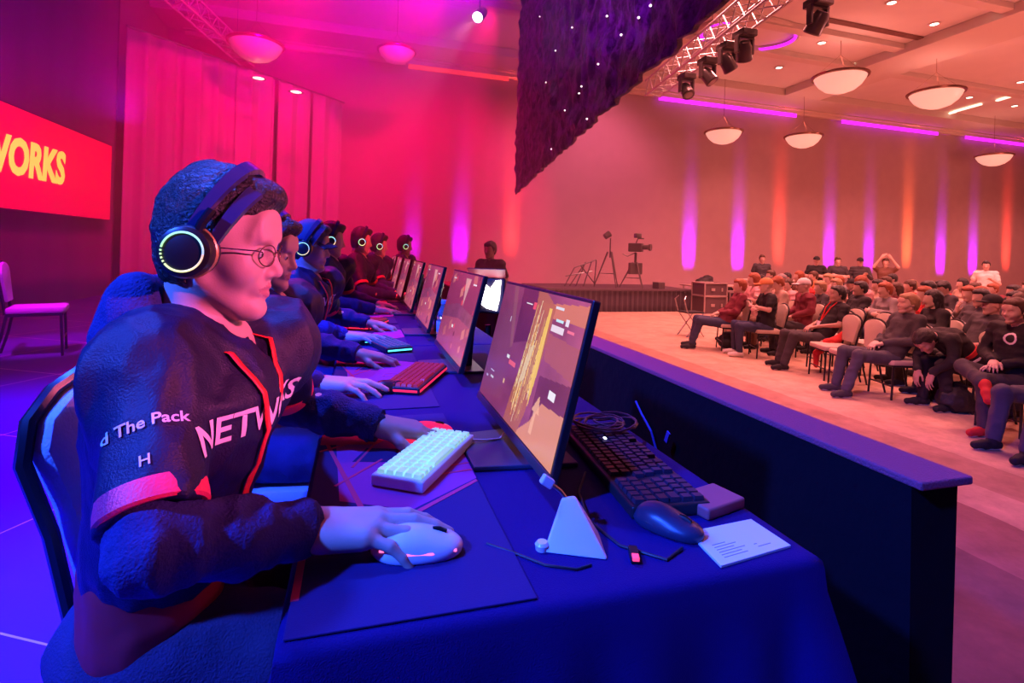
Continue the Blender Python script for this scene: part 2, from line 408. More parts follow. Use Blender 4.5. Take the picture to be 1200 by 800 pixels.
def headset(c, R, s=1.0, tilt=.45, lod=1, label='', group='lit gaming headsets'):
    """over-ear headset in head coordinates; c,R = head frame"""
    c = Vector(c); root = empty('gaming_headset', c); tag(root, label, 'headset', group)
    L = lambda x, y, z: R @ Vector((x*s*HX, y*s, z*s))
    seg = 28 if lod else 12
    ct, st = math.cos(tilt), math.sin(tilt)
    def arc(rad_y, rad_z, z0, w, th, name, m, dx=0):
        V = []; Fc = []; n = 28
        for i in range(n+1):
            a = PI*i/n; y = -rad_y*math.cos(a); zz = rad_z*math.sin(a)
            ny, nz = -math.cos(a)*rad_z, math.sin(a)*rad_y; l = math.hypot(ny, nz); ny /= l; nz /= l
            ww = w*(.55+.45*math.sin(a))
            for (o1, o2) in ((-ww/2, 0), (ww/2, 0), (ww/2*.8, th), (-ww/2*.8, th)):
                yy = y+ny*o2; z2 = z0+zz+nz*o2; xx = o1+dx
                V.append(L(-.012+xx*ct+(z2+.01)*st, yy, -.01+(z2+.01)*ct-xx*st))
        for i in range(n):
            for k in range(4):
                a0 = i*4+k; a1 = i*4+(k+1) % 4
                Fc.append((a0, a1, a1+4, a0+4))
        Fc += [(3, 2, 1, 0), (n*4, n*4+1, n*4+2, n*4+3)]
        o = meshobj(name, V, Fc, m, root, True); o.data.set_sharp_from_angle(angle=.7); return o
    arc(.100, .147, .0, .032, .008, 'headband', band_m, dx=-.016)
    if lod: arc(.096, .137, .0, .036, .005, 'suspension_strap', band_m, dx=.026)
    for sg in (-1, 1):
        cc = L(-.012, sg*.094, -.01)
        Rc = R @ Matrix.Rotation(-sg*PI/2, 3, 'X')   # local z -> outward (sg*y)
        m1 = MB(); m1.lathe([(0, .0), (.034*s, 0), (.040*s, .004*s), (.041*s, .016*s), (.038*s, .024*s), (.031*s, .0275*s), (0, .0285*s)], seg, cc, Rc)
        cup = m1.build('earcup', plas, root, True)
        m2 = MB(); m2.lathe([(.018*s, -.018*s), (.033*s, -.019*s), (.039*s, -.014*s), (.040*s, -.004*s), (.034*s, .001*s)], seg, cc, Rc)
        m2.build('ear_cushion', foam, cup, True)
        if lod:
            m3 = MB(); m3.lathe([(.0405*s, .000*s), (.0422*s, .002*s), (.0422*s, .006*s), (.0405*s, .008*s)], seg, cc, Rc); m3.build('gold_rim', gold, cup, True)
            m5 = MB()
            m5.tube([L(-.012+.03*st, sg*.108, -.01+.03*ct), L(-.012+.052*st, sg*.112, -.01+.052*ct), L(-.012+.075*st, sg*.104, -.01+.075*ct)], .007*s, 8)
            m5.build('yoke', plas_g, cup, True)
        # glowing ring with its gap of short dashes
        V = []; Fc = []; n = 64 if lod else 20; cols = []
        rr, tr = .0295*s, (.0016*s if lod else .003*s)
        import colorsys
        for i in range(n+1):
            a = 2*PI*i/n
            for k in range(8):
                b = 2*PI*k/8
                r_ = rr+tr*math.cos(b); V.append(cc + Rc @ Vector((r_*math.cos(a), r_*math.sin(a), .0285*s+tr*math.sin(b))))
        for i in range(n):
            fr = i/n
            if lod and .46 < fr < .62 and i % 2: continue
            for k in range(8):
                Fc.append((i*8+k, (i+1)*8+k, (i+1)*8+(k+1) % 8, i*8+(k+1) % 8))
                cols.append(colorsys.hsv_to_rgb((.02+(1-fr)*.60+.0) % 1.0, .60, 1))
        o = meshobj('glow_ring', V, Fc, ring_mat(), cup, True)
        ca = o.data.color_attributes.new('Col', 'FLOAT_COLOR', 'CORNER')
        arr = np.repeat(np.array([(*q, 1) for q in cols], np.float32), 4, axis=0); ca.data.foreach_set('color', arr.ravel())
    return root
def glasses(c, R, s=1.0, label=''):
    root = empty('eyeglasses', c); tag(root, label, 'glasses')
    L = lambda x, y, z: R @ Vector((x*s*HX, y*s, z*s))
    for sg in (1, -1):
        pts = []
        for i in range(28):
            a = 2*PI*i/28; y = sg*.034+.0235*math.cos(a)*(1+.08*abs(math.cos(a))); z = -.003+.018*math.sin(a); x = .110-.010*(abs(y)/.05)**2
            pts.append(L(x, y, z))
        m = MB(); m.tube(pts, .0011*s, 6, closed=True); rim = m.build('rim', wire_m, root, True)
        m = MB(); m.add(pts, [tuple(range(28))]); m.add([p+L(-.0015, 0, 0) for p in pts], [tuple(range(27, -1, -1))]); m.build('lens', lensm, rim)
        m = MB(); m.tube([L(.101, sg*.058, .003), L(.092, sg*.068, .004), L(.04, sg*.080, .002), (L(-.005, sg*.082, 0)), L(-.03, sg*.079, -.02)], .0013*s, 6); m.build('temple', wire_m, root, True)
    m = MB(); m.tube([L(.110, .011, .002), L(.114, .0, .007), L(.110, -.011, .002)], .0012*s, 6); m.build('bridge', wire_m, root, True)
    return root
def project_text(name, s, size, m, target, origin, R, parent, off=.0010, width_scale=1.0, shear=0, depth=.25, bold=.012):
    """lettering laid onto the cloth surface: R maps text (x right, y up, z toward viewer)"""
    o = text_obj(name, s, size, m, parent, extrude=0, offset=bold*size, shear=shear)
    bm = bmesh.new(); bm.from_mesh(o.data)
    bmesh.ops.triangulate(bm, faces=bm.faces[:])
    for _ in range(6):
        es = [e for e in bm.edges if e.calc_length() > size*.09]
        if not es: break
        bmesh.ops.subdivide_edges(bm, edges=es, cuts=1); bmesh.ops.triangulate(bm, faces=bm.faces[:])
    dg = bpy.context.evaluated_depsgraph_get()
    tv = [v.co.copy() for v in target.data.vertices]; bvh = BVHTree.FromPolygons(tv, [tuple(p.vertices) for p in target.data.polygons])
    dirv = -(R @ Vector((0, 0, 1)))
    dead = []
    for v in bm.verts:
        p = Vector(origin) + R @ Vector((v.co.x*width_scale, v.co.y, 0)) - dirv*depth
        hit, nn, _, _ = bvh.ray_cast(p, dirv, depth*2.5)
        if hit is None: dead.append(v)
        else: v.co = hit - dirv*off + nn*off
    bmesh.ops.delete(bm, geom=dead, context='VERTS')
    bm.to_mesh(o.data); bm.free()
    for p in o.data.polygons: p.use_smooth = True
    return o
def mouse_curl(): return [(.10, .30, .15), (.08, .26, .15), (.15, .35, .2), (.3, .4, .25)]
key_curl = [(.25, .65, .4), (.2, .6, .4), (.25, .65, .4), (.35, .7, .45)]
def make_player(k, ox, oy, h, hero=False, head_yaw=0., head_pitch=.15, cap=False, hairk='short', hairm=None, label='', sk=None, crown=0.0, lean=0.0, sleeve='navy', glasses_on=False, specs=None, hs_label='', far=False, trim=None, arms=None):
    """seated player; offsets relative to the nearest player's place"""
    global HX
    HS = .93; HX = .82
    O = Vector((ox, oy, 0)); V3 = lambda x, y, z: Vector((x, y, z)) + O
    sk = sk or skin
    hc = V3(-.222+lean+(.012 if hero else 0), .935, 1.195+crown); hR = rotR(head_yaw, head_pitch, 0)
    chest = V3(-.245+lean*.7, .965, .95+crown*.8); pel = V3(-.31, 1.02, .56)
    shR = V3(-.278+lean*.8, .835, 1.025+crown); shL = V3(-.160+lean*.8, 1.115, 1.03+crown)
    neck = V3(-.252+lean*.8, .95, 1.05+crown)
    if arms is None: arms = dict(elR=(-.214, .688, .848), wrR=(-.060, .795, .796), elL=(-.15, 1.31, .835), wrL=(.055, 1.225, .795), dR=(.97, -.10, .0), dL=(.95, -.12, -.10))
    elR = V3(*arms['elR']); wrR = V3(*arms['wrR']); elL = V3(*arms['elL']); wrL = V3(*arms['wrL'])
    root = empty('person', V3(-.3, 1.0, 0)); tag(root, label, 'person', 'players at the gaming tables')
    det = not far
    P = head_prims(hc, hR, HS, det, neck)
    P += [con(neck, .05, chest, .10, .03), con(chest, .10, pel, .10, .02), con(shR, .045, shL, .045, .04)]
    for (a, b, c) in ((shR, elR, wrR), (shL, elL, wrL)):
        P += [con(a, .042, b, .036, .02), con(b, .036, lerp(b, c, .35), .037, .015), con(lerp(b, c, .35), .036, c, .024, .015)]
    P += hand_prims(wrR, arms['dR'], (-.1, 0, 1), (0, 1, 0), mouse_curl() if arms.get('cR') is None else arms['cR'], .10, 1.10)
    P += hand_prims(wrL, arms['dL'], (-.15, 0, 1), (0, -1, 0), key_curl if arms.get('cL') is None else arms['cL'], .08, 1.06)
    for sg in (1, -1):
        hip = pel + Vector((.03, sg*.09, 0)); kn = pel + Vector((.45, sg*.12-.02, -.03)); an = pel + Vector((.42, sg*.14, -.45))
        P += [con(hip, .06, kn, .045, .03), con(kn, .045, an, .03, .02)]
    lipc = hc + hR @ Vector((.098*HS*HX, 0, -.064*HS))
    def fm(C):
        q = (C-np.array(lipc)) @ np.array(hR)
        return ((np.abs(q[:, 0]) < .016) & (np.abs(q[:, 1]) < .023*(1-np.abs(q[:, 2])/.016)) & (np.abs(q[:, 2]) < .013)).astype(int)
    body = sdf_obj('body', P, h, sk, None, mats=[sk, lipm], fmf=fm); attach(body, root)
    if det:
        for sg in (1, -1):
            ec = hc + hR @ Vector((.0785*HS*HX, sg*.032*HS, -.001*HS))
            mb = MB(); mb.lathe([(0, -.0125), (.006, -.011), (.0105, -.007), (.0125, 0), (.0105, .007), (.006, .011), (.0055, .0115), (0, .0125)], 16, ec, frame(hR @ Vector((0, 0, 1)), hR @ Vector((.93, 0, -.25))))
            # iris and pupil as the front cap
            fi = [1 if (Vector(np.mean([mb.V[i] for i in f], axis=0))-ec).normalized().dot((hR @ Vector((.93, 0, -.36))).normalized()) > .86 else 0 for f in mb.F]
            mb.mi = fi; e = mb.build('eye', None, None, True, mats=[eyew, eyed]); attach(e, root)
            bpts = [hc + hR @ Vector(((.096-.020*t*t)*HX, sg*(.015+.036*t), .022+.008*math.sin(t*2.2)))*HS for t in (0, .25, .5, .75, 1)]
            mb = MB(); mb.tube(bpts, [.002, .0034, .0034, .003, .0015], 6); attach(mb.build('eyebrow', hairm or hair_dark, None, True), root)
    hh = h if h > .0034 else .0032
    if cap:
        attach(make_hair('hair', hc, hR, HS, 'short', hairm or hair_dark, None, hh, k, vol=.004), root)
        attach(make_cap(hc, hR, HS, mat('cap_navy', (.03, .035, .12), .7, bump=.3, bscale=300), None, hh), root)
    else:
        attach(make_hair('hair', hc, hR, HS, hairk, hairm or hair_dark, None, hh, k, vol=.015 if hero else .012), root)
    # jersey: torso and wide elbow-length sleeves, red sleeve trim
    hj = max(.0055, h*1.25)
    dR_ = (elR-shR).normalized(); dL_ = (elL-shL).normalized()
    cutR = .79; cutL = .78
    eR = lerp(shR, elR, cutR); eL = lerp(shL, elL, cutL)
    hpR = Vector((.03, -.10, 0)); hpL = Vector((.03, .10, 0))
    T = [con(pel+hpR*.7+Vector((0, 0, .16)), .098, chest+Vector((0, -.07, 0)), .116, .05), con(pel+hpL*.7+Vector((0, 0, .16)), .098, chest+Vector((0, .07, 0)), .116, .05),
         con(chest+Vector((0, -.07, .02)), .105, shR+Vector((.02, .05, -.02)), .075, .05), con(chest+Vector((0, .07, .02)), .105, shL+Vector((.02, -.05, -.02)), .075, .05),
         con(shR, .062, neck+Vector((-.02, -.04, -.01)), .055, .04), con(shL, .062, neck+Vector((-.02, .04, -.01)), .055, .04),
         con(shR, .054, eR, .052, .04), con(shL, .052, eL, .055, .04),
         sub(con(neck+Vector((.075, 0, .02)), .045, neck+Vector((.10, 0, -.035)), .018, .012))]
    def sleevecut(A, PP):
        for (e, dd, sh) in ((eR, dR_, shR), (eL, dL_, shL)):
            t = (PP[0]-e.x)*dd.x+(PP[1]-e.y)*dd.y+(PP[2]-e.z)*dd.z
            r = np.sqrt((PP[0]-e.x-t*dd.x)**2+(PP[1]-e.y-t*dd.y)**2+(PP[2]-e.z-t*dd.z)**2)
            m = np.where(r < .105, np.maximum(A, t-.012), A)
            A = m
        return A.astype(np.float32)
    T += [('f', sleevecut)]
    def trimf(C):
        r = np.zeros(len(C), int)
        for (e, dd) in ((eR, dR_), (eL, dL_)):
            q = C-np.array(e); t = q @ np.array(dd); rr = np.linalg.norm(q-np.outer(t, np.array(dd)), axis=1)
            r |= ((t > -.014) & (t < .006) & (rr < .105)).astype(int)
            r |= (((t >= .006) & (rr < .105)).astype(int))
        return r
    fd1 = fold(.011, 9, k, (1.6, 1.2, .55))
    fd2 = fold(.006, 22, k+4, (1, 1.5, .7))
    jer = sdf_obj('jersey', T, hj, jersey_m, None, disp=lambda PP: fd1(PP)+fd2(PP), mats=[jersey_m]); attach(jer, root)
    for (e_, dd_s, rr_) in ((eR, dR_, .0585), (eL, dL_, .061)):
        mb = MB(); mb.lathe([(rr_-.012, -.013), (rr_-.001, -.013), (rr_+.0005, .0), (rr_+.0005, .012), (rr_-.003, .015), (rr_-.012, .013)], 36, e_, frame(dd_s) @ Matrix.Rotation(PI/2, 3, 'Y'))
        attach(mb.build('sleeve_trim', trim or trim_m, None, True), root)
    # hoodie: hood behind the neck and long sleeves down to the wrist
    slm = hoodie_m if sleeve == 'navy' else hoodie_ck
    for (a, b, c, nm) in ((shR, elR, wrR, 'R'), (shL, elL, wrL, 'L')):
        m_ = lerp(b, c, .5); e_ = lerp(b, c, .93)
        G = [con(lerp(a, b, .45), .041, b, .043, .02), con(b, .043, m_, .042, .02), con(m_, .042, e_, .033, .02), con(lerp(b, c, .80), .037, lerp(b, c, .90), .037, .008)]
        sl = sdf_obj('hoodie_sleeve', G, hj, slm, None, disp=fold(.009, 24, k+9+ord(nm), (1.3, 1, 1))); attach(sl, root)
        ax = (c-b).normalized(); Rk = frame(ax)
        mb = MB(); cen = lerp(b, c, .93)
        mb.lathe([(.026, -.018), (.0365, -.018), (.038, -.010), (.0365, .0), (.038, .010), (.036, .018), (.0335, .018), (.026, .010)], 28, cen, Rk @ Matrix.Rotation(PI/2, 3, 'Y'))
        attach(mb.build('sleeve_cuff', slm, None, True), root)
    if not far:
        hd = [con(neck+Vector((-.035, -.075, -.005)), .036, neck+Vector((-.075, -.03, .010)), .044, .03), con(neck+Vector((-.075, -.03, .010)), .044, neck+Vector((-.075, .05, .01)), .044, .03),
              con(neck+Vector((-.075, .05, .01)), .044, neck+Vector((-.02, .09, 0)), .034, .03), con(neck+Vector((-.035, -.075, -.005)), .034, neck+Vector((.035, -.080, -.045)), .024, .03),
              con(neck+Vector((-.07, -.03, .06)), .040, neck+Vector((-.06, .04, .06)), .036, .03),
              con(neck+Vector((-.02, .09, 0)), .034, neck+Vector((.05, .06, -.04)), .024, .03),
              sub(con(neck+Vector((0.01, 0, -.02)), .056, neck+Vector((.02, 0, .10)), .062, .015))]
        attach(sdf_obj('hood', hd, hj, hoodie_m, None, disp=fold(.007, 20, k+2)), root)
        us = [con(neck+Vector((.0, 0, -.05)), .066, neck+Vector((.005, 0, .015)), .064, .02), con(neck+Vector((.06, 0, -.05)), .03, neck+Vector((.055, 0, -.02)), .03, .02), sub(con(neck+Vector((.02, 0, .0)), .054, neck+Vector((.04, 0, .08)), .06, .008))]
        attach(sdf_obj('undershirt_collar', us, hj, shirt_in, None), root)
    if hero:
        attach(sdf_obj('red_shirt_hem', [con(pel+Vector((.012, -.068, .05)), .100, pel+Vector((.012, -.068, .12)), .096, .02), con(pel+Vector((.01, .065, .06)), .098, pel+Vector((.01, .065, .12)), .094, .02)], .007, mat('shirt_red', (.55, .01, .03), .7), None, disp=fold(.008, 14, 5)), root)
    # trousers and shoes
    G = [ell(pel+Vector((0, 0, -.01)), (.14, .17, .10), .0)]
    for sg in (1, -1):
        hip = pel + Vector((.03, sg*.09, 0)); kn = pel + Vector((.45, sg*.12-.02, -.03)); an = pel + Vector((.42, sg*.14, -.44))
        G += [con(hip, .088, kn, .066, .04), con(kn, .066, an, .05, .03)]
    attach(sdf_obj('trousers', G, max(.009, hj), jean_m, None, disp=fold(.010, 12, k+20)), root)
    for sg in (1, -1):
        an = pel + Vector((.42, sg*.14, -.50))
        G = [con(an+Vector((-.02, 0, 0)), .042, an+Vector((.16, sg*.02, -.018)), .034, .02), con(an+Vector((-.01, 0, .05)), .045, an, .045, .02)]
        attach(sdf_obj('shoe', G, .012, shoe_m, None), root)
    # lettering on the jersey
    fwd = Vector(((shL-shR).y, -(shL-shR).x, 0)).normalized()
    if hero or not far:
        tR = frame(-Vector((fwd.y, -fwd.x, 0)), (0, 0, 1))
        xr = Vector((-fwd.y, fwd.x, 0)) # reader's right
        RR = Matrix((xr, Vector((0, 0, 1)), fwd)).transposed()
        t = project_text('chest_lettering', 'NETWORKS', .052 if hero else .055, letter_w, jer, chest+Vector((0, 0, -.005))+fwd*.1+Vector((fwd.y, -fwd.x, 0))*.045, RR, None, bold=.02); attach(t, root)
        # sleeve lettering
        mid = lerp(shR, elR, .40)
        ar = (elR-shR).normalized(); outn = Vector((.25, -.97, 0)); xr = outn.cross(ar).normalized()
        xr = ar.cross(outn).normalized() if False else xr
        if xr.x < 0: xr = -xr
        upv = -ar; zz = xr.cross(upv).normalized(); RR = Matrix((xr, upv, zz)).transposed()
        t = project_text('sleeve_lettering', 'd The Pack', .0195, letter_w, jer, mid+outn*.02, RR, None, width_scale=1.05, bold=.02); attach(t, root)
        t = project_text('sleeve_emblem', 'H', .018, letter_w, jer, lerp(shR, elR, .60)+outn*.02, RR, None); attach(t, root)
    # lanyard (a thing of its own)
    if not far:
        ly = empty('lanyard', chest); tag(ly, ('red lanyard around the neck of the player in glasses' if hero else 'red lanyard worn by the player behind the one in glasses' if k == 1 else 'red lanyard worn by the player in the cap'), 'lanyard', 'lanyards of the players')
        tv = [v.co.copy() for v in jer.data.vertices]; bvh = BVHTree.FromPolygons(tv, [tuple(p.vertices) for p in jer.data.polygons])
        side = Vector((-fwd.y, fwd.x, 0))
        for sg in (-1, 1):
            pts = []
            for t in np.linspace(0, 1, 15):
                w = (.060*(1-t)**1.1+.006)*sg - .012*t
                p0 = neck + side*w + Vector((0, 0, -.01-.27*t)) + fwd*.4
                hit, nn, _, _ = bvh.ray_cast(p0, -fwd, .8)
                if hit is None: hit = neck+side*w+fwd*.09+Vector((0, 0, -.01-.27*t))
                pts.append(hit + fwd*.005)
            pts = [neck+side*sg*.052+Vector((-.05, 0, .03))] + pts
            V = []; Fc = []
            for p in pts: V += [p-side*.0055, p+side*.0055, p+side*.0055+fwd*.0016, p-side*.0055+fwd*.0016]
            for i in range(len(pts)-1):
                for q in range(4): Fc.append((i*4+q, i*4+(q+1) % 4, (i+1)*4+(q+1) % 4, (i+1)*4+q))
            attach(meshobj('strap', V, Fc, lany_m, None, True), ly)
        mb = MB(); p = pts[-1]; mb.box(p+fwd*.008+Vector((0, 0, -.015)), (.006, .010, .03), frame(fwd), bev=.002); attach(mb.build('clip', metal, None), ly)
    hs = headset(hc, hR, HS, .42, 0 if far else 1, hs_label)
    if glasses_on: glasses(hc, hR, HS, specs)
    HX = 1.0
    return root, dict(hc=hc, hR=hR, wrR=wrR, wrL=wrL)
# ------------------------------------------------------------------ setting
HZ = -.4; CEIL = 7.96; BY = 19.0
def nodes_mat(name, build, rough=.8):
    m = bpy.data.materials.new(name); m.use_nodes = True; nt = m.node_tree; b = nt.nodes['Principled BSDF']; b.inputs['Roughness'].default_value = rough
    build(nt, b); MATS[name] = m; return m
def N(nt, t, **kw):
    n = nt.nodes.new(t)
    for k, v in kw.items(): setattr(n, k, v)
    return n
def hall_carpet(nt, b):
    tc = N(nt, 'ShaderNodeTexCoord'); sp = N(nt, 'ShaderNodeSeparateXYZ'); nt.links.new(tc.outputs['Object'], sp.inputs[0])
    no = N(nt, 'ShaderNodeTexNoise'); no.inputs['Scale'].default_value = 1.3; no.inputs['Detail'].default_value = 6; no.inputs['Roughness'].default_value = .65; nt.links.new(tc.outputs['Object'], no.inputs[0])
    wob = N(nt, 'ShaderNodeMath', operation='MULTIPLY_ADD'); nt.links.new(no.outputs['Fac'], wob.inputs[0]); wob.inputs[1].default_value = .12; nt.links.new(sp.outputs['X'], wob.inputs[2])
    r = N(nt, 'ShaderNodeValToRGB'); mr = N(nt, 'ShaderNodeMapRange'); mr.inputs['From Min'].default_value = 0; mr.inputs['From Max'].default_value = 8
    nt.links.new(wob.outputs[0], mr.inputs['Value']); nt.links.new(mr.outputs[0], r.inputs[0]); cr = r.color_ramp; cr.interpolation = 'CONSTANT'
    cr.elements[0].color = (.24, .12, .10, 1); cr.elements[1].position = 3.36/8; cr.elements[1].color = (.36, .19, .15, 1)
    e = cr.elements.new(3.97/8); e.color = (.62, .42, .30, 1); e = cr.elements.new(4.42/8); e.color = (.50, .30, .21, 1); e = cr.elements.new(4.95/8); e.color = (.66, .45, .31, 1)
    n2 = N(nt, 'ShaderNodeTexNoise'); n2.inputs['Scale'].default_value = 3.5; n2.inputs['Detail'].default_value = 8; n2.inputs['Roughness'].default_value = .7; nt.links.new(tc.outputs['Object'], n2.inputs[0])
    m2 = N(nt, 'ShaderNodeMapRange'); m2.inputs['From Min'].default_value = .35; m2.inputs['From Max'].default_value = .7; m2.inputs['To Min'].default_value = .72; m2.inputs['To Max'].default_value = 1.12; nt.links.new(n2.outputs['Fac'], m2.inputs['Value'])
    mx = N(nt, 'ShaderNodeMix', data_type='RGBA', blend_type='MULTIPLY'); mx.inputs['Factor'].default_value = 1
    nt.links.new(r.outputs[0], mx.inputs['A']); nt.links.new(m2.outputs[0], mx.inputs['B']); nt.links.new(mx.outputs['Result'], b.inputs['Base Color'])
def stage_carpet(nt, b):
    tc = N(nt, 'ShaderNodeTexCoord')
    no = N(nt, 'ShaderNodeTexNoise'); no.inputs['Scale'].default_value = 90; no.inputs['Detail'].default_value = 3; nt.links.new(tc.outputs['Object'], no.inputs[0])
    br = N(nt, 'ShaderNodeTexBrick'); br.offset = 0; br.inputs['Scale'].default_value = 1; br.inputs['Brick Width'].default_value = 1.22; br.inputs['Row Height'].default_value = 1.22; br.inputs['Mortar Size'].default_value = .004
    br.inputs['Color1'].default_value = (.05, .022, .26, 1); br.inputs['Color2'].default_value = (.055, .026, .28, 1); br.inputs['Mortar'].default_value = (.55, .55, .6, 1)
    mp = N(nt, 'ShaderNodeMapping'); mp.inputs['Rotation'].default_value = (0, 0, .5); nt.links.new(tc.outputs['Object'], mp.inputs[0]); nt.links.new(mp.outputs[0], br.inputs[0])
    nt.links.new(br.outputs['Color'], b.inputs['Base Color'])
    bp = N(nt, 'ShaderNodeBump'); bp.inputs['Strength'].default_value = .3; nt.links.new(no.outputs['Fac'], bp.inputs['Height']); nt.links.new(bp.outputs[0], b.inputs['Normal'])
carpet = nodes_mat('hall_carpet', hall_carpet, .95); stage_m = nodes_mat('stage_floor_carpet', stage_carpet, .75)
wall_m = mat('wall_mauve', (.50, .34, .35), .8, var=.08, vscale=2); ceil_m = mat('ceiling_white', (.72, .66, .60), .85, var=.05, vscale=1.5)
beam_m = mat('ceiling_beam', (.66, .58, .50), .8); blackdrape = mat('drape_black', (.02, .015, .025), .85, sheen=.6, bump=.3, bscale=30)
whitedrape = mat('drape_pale', (.55, .45, .48), .8)
S(MB().box((20, 8, HZ-.05), (50, 26, .1)).build('floor', carpet))
S(MB().box((20, BY+.1, 4), (52, .2, 9)).build('wall_back', wall_m))
S(MB().box((45.1, 8, 4), (.2, 26, 9)).build('wall_right', wall_m))
S(MB().box((-6.1, 8, 4), (.2, 26, 9)).build('wall_left', wall_m))
# ceiling with recessed coffers: a slab plus dropped beams
S(MB().box((20, 8, CEIL+.35), (52, 26, .1)).build('ceiling', ceil_m))
def beam(x0, x1, y0, y1, z0, z1, nm='trim_ceiling_beam', m=None):
    return S(MB().box(((x0+x1)/2, (y0+y1)/2, (z0+z1)/2), (abs(x1-x0), abs(y1-y0), abs(z1-z0)), bev=.02).build(nm, m or beam_m))
beam(-6, 45, BY-1.6, BY, CEIL, CEIL+.3, 'trim_1')
beam(16.6, 18.4, -2, BY-1.6, CEIL, CEIL+.3, 'trim_2'); beam(-6, 16.6, 14.25, 14.6, CEIL+.12, CEIL+.3, 'trim_3'); beam(5, 16.6, 12.5, 12.85, CEIL+.12, CEIL+.3, 'trim_4')
beam(18.4, 45, 14.25, 14.6, CEIL+.12, CEIL+.3, 'trim_5'); beam(28, 28.6, -2, 14.25, CEIL+.1, CEIL+.3, 'trim_6'); beam(18.4, 45, 10.2, 10.5, CEIL+.12, CEIL+.3, 'trim_7'); beam(5, 16.6, 9.6, 9.9, CEIL+.12, CEIL+.3, 'trim_8')
# crown moulding; glowing bands added before it stand for uplight on the soffit
mb = MB(); mb.box((20, BY-.10, CEIL-.10), (51, .2, .2), bev=.03); mb.box((20, BY-.16, CEIL-.03), (51, .32, .06), bev=.02); S(mb.build('trim_9', mat('crown_moulding', (.75, .62, .52), .6)))
mag = (.75, .02, 1.0)
led_mag = mat('glow_magenta', (.3, .02, .35), .5, emit=mag, es=1.6); led_red = mat('led_red', (.4, .03, .05), .5, emit=(1, .05, .05), es=1.2)
cv = empty('uplight_glow_band', (20, BY-.25, CEIL-.22)); tag(cv, 'added glowing bands standing for magenta and red uplight under the far wall crown', 'uplight glow')
xx = -1.0
random.seed(3)
for i, (a, b, mm) in enumerate([(1.5, 5.2, led_red), (11.6, 18.6, led_mag), (21.2, 27.3, led_mag), (29.2, 35.0, led_mag)]):
    o = MB().box(((a+b)/2-20, .05, -.06), (b-a, .05, .16), bev=.01).build('glow_segment', mm, cv)
# magenta ring cove in the ceiling
rg = empty('ring_cove_light', (11.55, 14.0, CEIL+.25)); tag(rg, 'magenta glowing ring recessed in the hall ceiling beyond the truss', 'light')
c0 = Vector((11.4, 13.55, CEIL+.2)); pts = [Vector((1.55*math.cos(a)-.1, 1.0*math.sin(a)-.45, -.05)) for a in np.linspace(0, 2*PI, 48, endpoint=False)]
MB().tube(pts, .05, 6, closed=True).build('glowing_tube', led_mag, rg, True)
MB().tube([p*1.05+Vector((0, 0, .06)) for p in pts], .09, 8, closed=True).build('ring_moulding', beam_m, rg, True)
# air vent slot in ceiling
MB_v = MB(); a = onz(965, 22, CEIL+.29); b = onz(1095, 48, CEIL+.29)
vz = MB(); vz.box(((a+b)/2)+Vector((0, 0, -.01)), ((b-a).length, .22, .03), frame(b-a)); v = vz.build('air_vent', mat('vent_brown', (.20, .10, .08), .6)); 
vv = MB(); 
for q in (-.06, 0, .06): vv.box(((a+b)/2)+Vector((0, q, -.03)), ((b-a).length*.98, .02, .02), frame(b-a))
vv.build('slat', mat('vent_slat', (.28, .16, .13), .6), v); tag(v, 'long dark slot air vent in the hall ceiling', 'vent')
# ------------------------------------------------------------------ stage platform
S(MB().box((-2.25, 8.5, -.2), (6.9, 21, .399)).build('floor_stage', stage_m))
# black drape wall on the left of the stage
def curtain(name, p0, p1, z0, z1, m, amp, wl, parent=None, seed=1, thick=.03, nz=10):
    p0 = Vector(p0); p1 = Vector(p1); L = (p1-p0).length; d = (p1-p0)/L; n = Vector((d.y, -d.x, 0)); nu = int(L/(wl/8))+1
    V = []; Fc = []; rnd = random.Random(seed); ph = rnd.random()*6
    for s_ in (0, 1):
        for i in range(nu+1):
            t = i/nu*L; w = amp*math.sin(2*PI*t/wl+ph+.8*math.sin(t*1.3+ph))+amp*.35*math.sin(2*PI*t/wl*2.3+ph)
            for j in range(nz+1):
                z = z0+(z1-z0)*j/nz; q = p0+d*t+n*(w*(1-.25*j/nz)+s_*-thick); V.append((q.x, q.y, z))
    M_ = (nu+1)*(nz+1); g = lambda s_, i, j: s_*M_+i*(nz+1)+j
    for i in range(nu):
        for j in range(nz):
            Fc.append((g(0, i, j), g(0, i+1, j), g(0, i+1, j+1), g(0, i, j+1))); Fc.append((g(1, i, j), g(1, i, j+1), g(1, i+1, j+1), g(1, i+1, j)))
        for j in (0, nz): Fc.append((g(0, i, j), g(1, i, j), g(1, i+1, j), g(0, i+1, j)))
    for i in (0, nu):
        for j in range(nz): Fc.append((g(0, i, j), g(0, i, j+1), g(1, i, j+1), g(1, i, j)))
    return meshobj(name, V, Fc, m, parent, True)
o = curtain('stage_drape', (-5.35, 1.5, 0), (-5.35, 13.9, 0), .0, CEIL-.1, blackdrape, .004, .9); tag(o, 'black drape wall behind the glowing banner screen', 'drape')
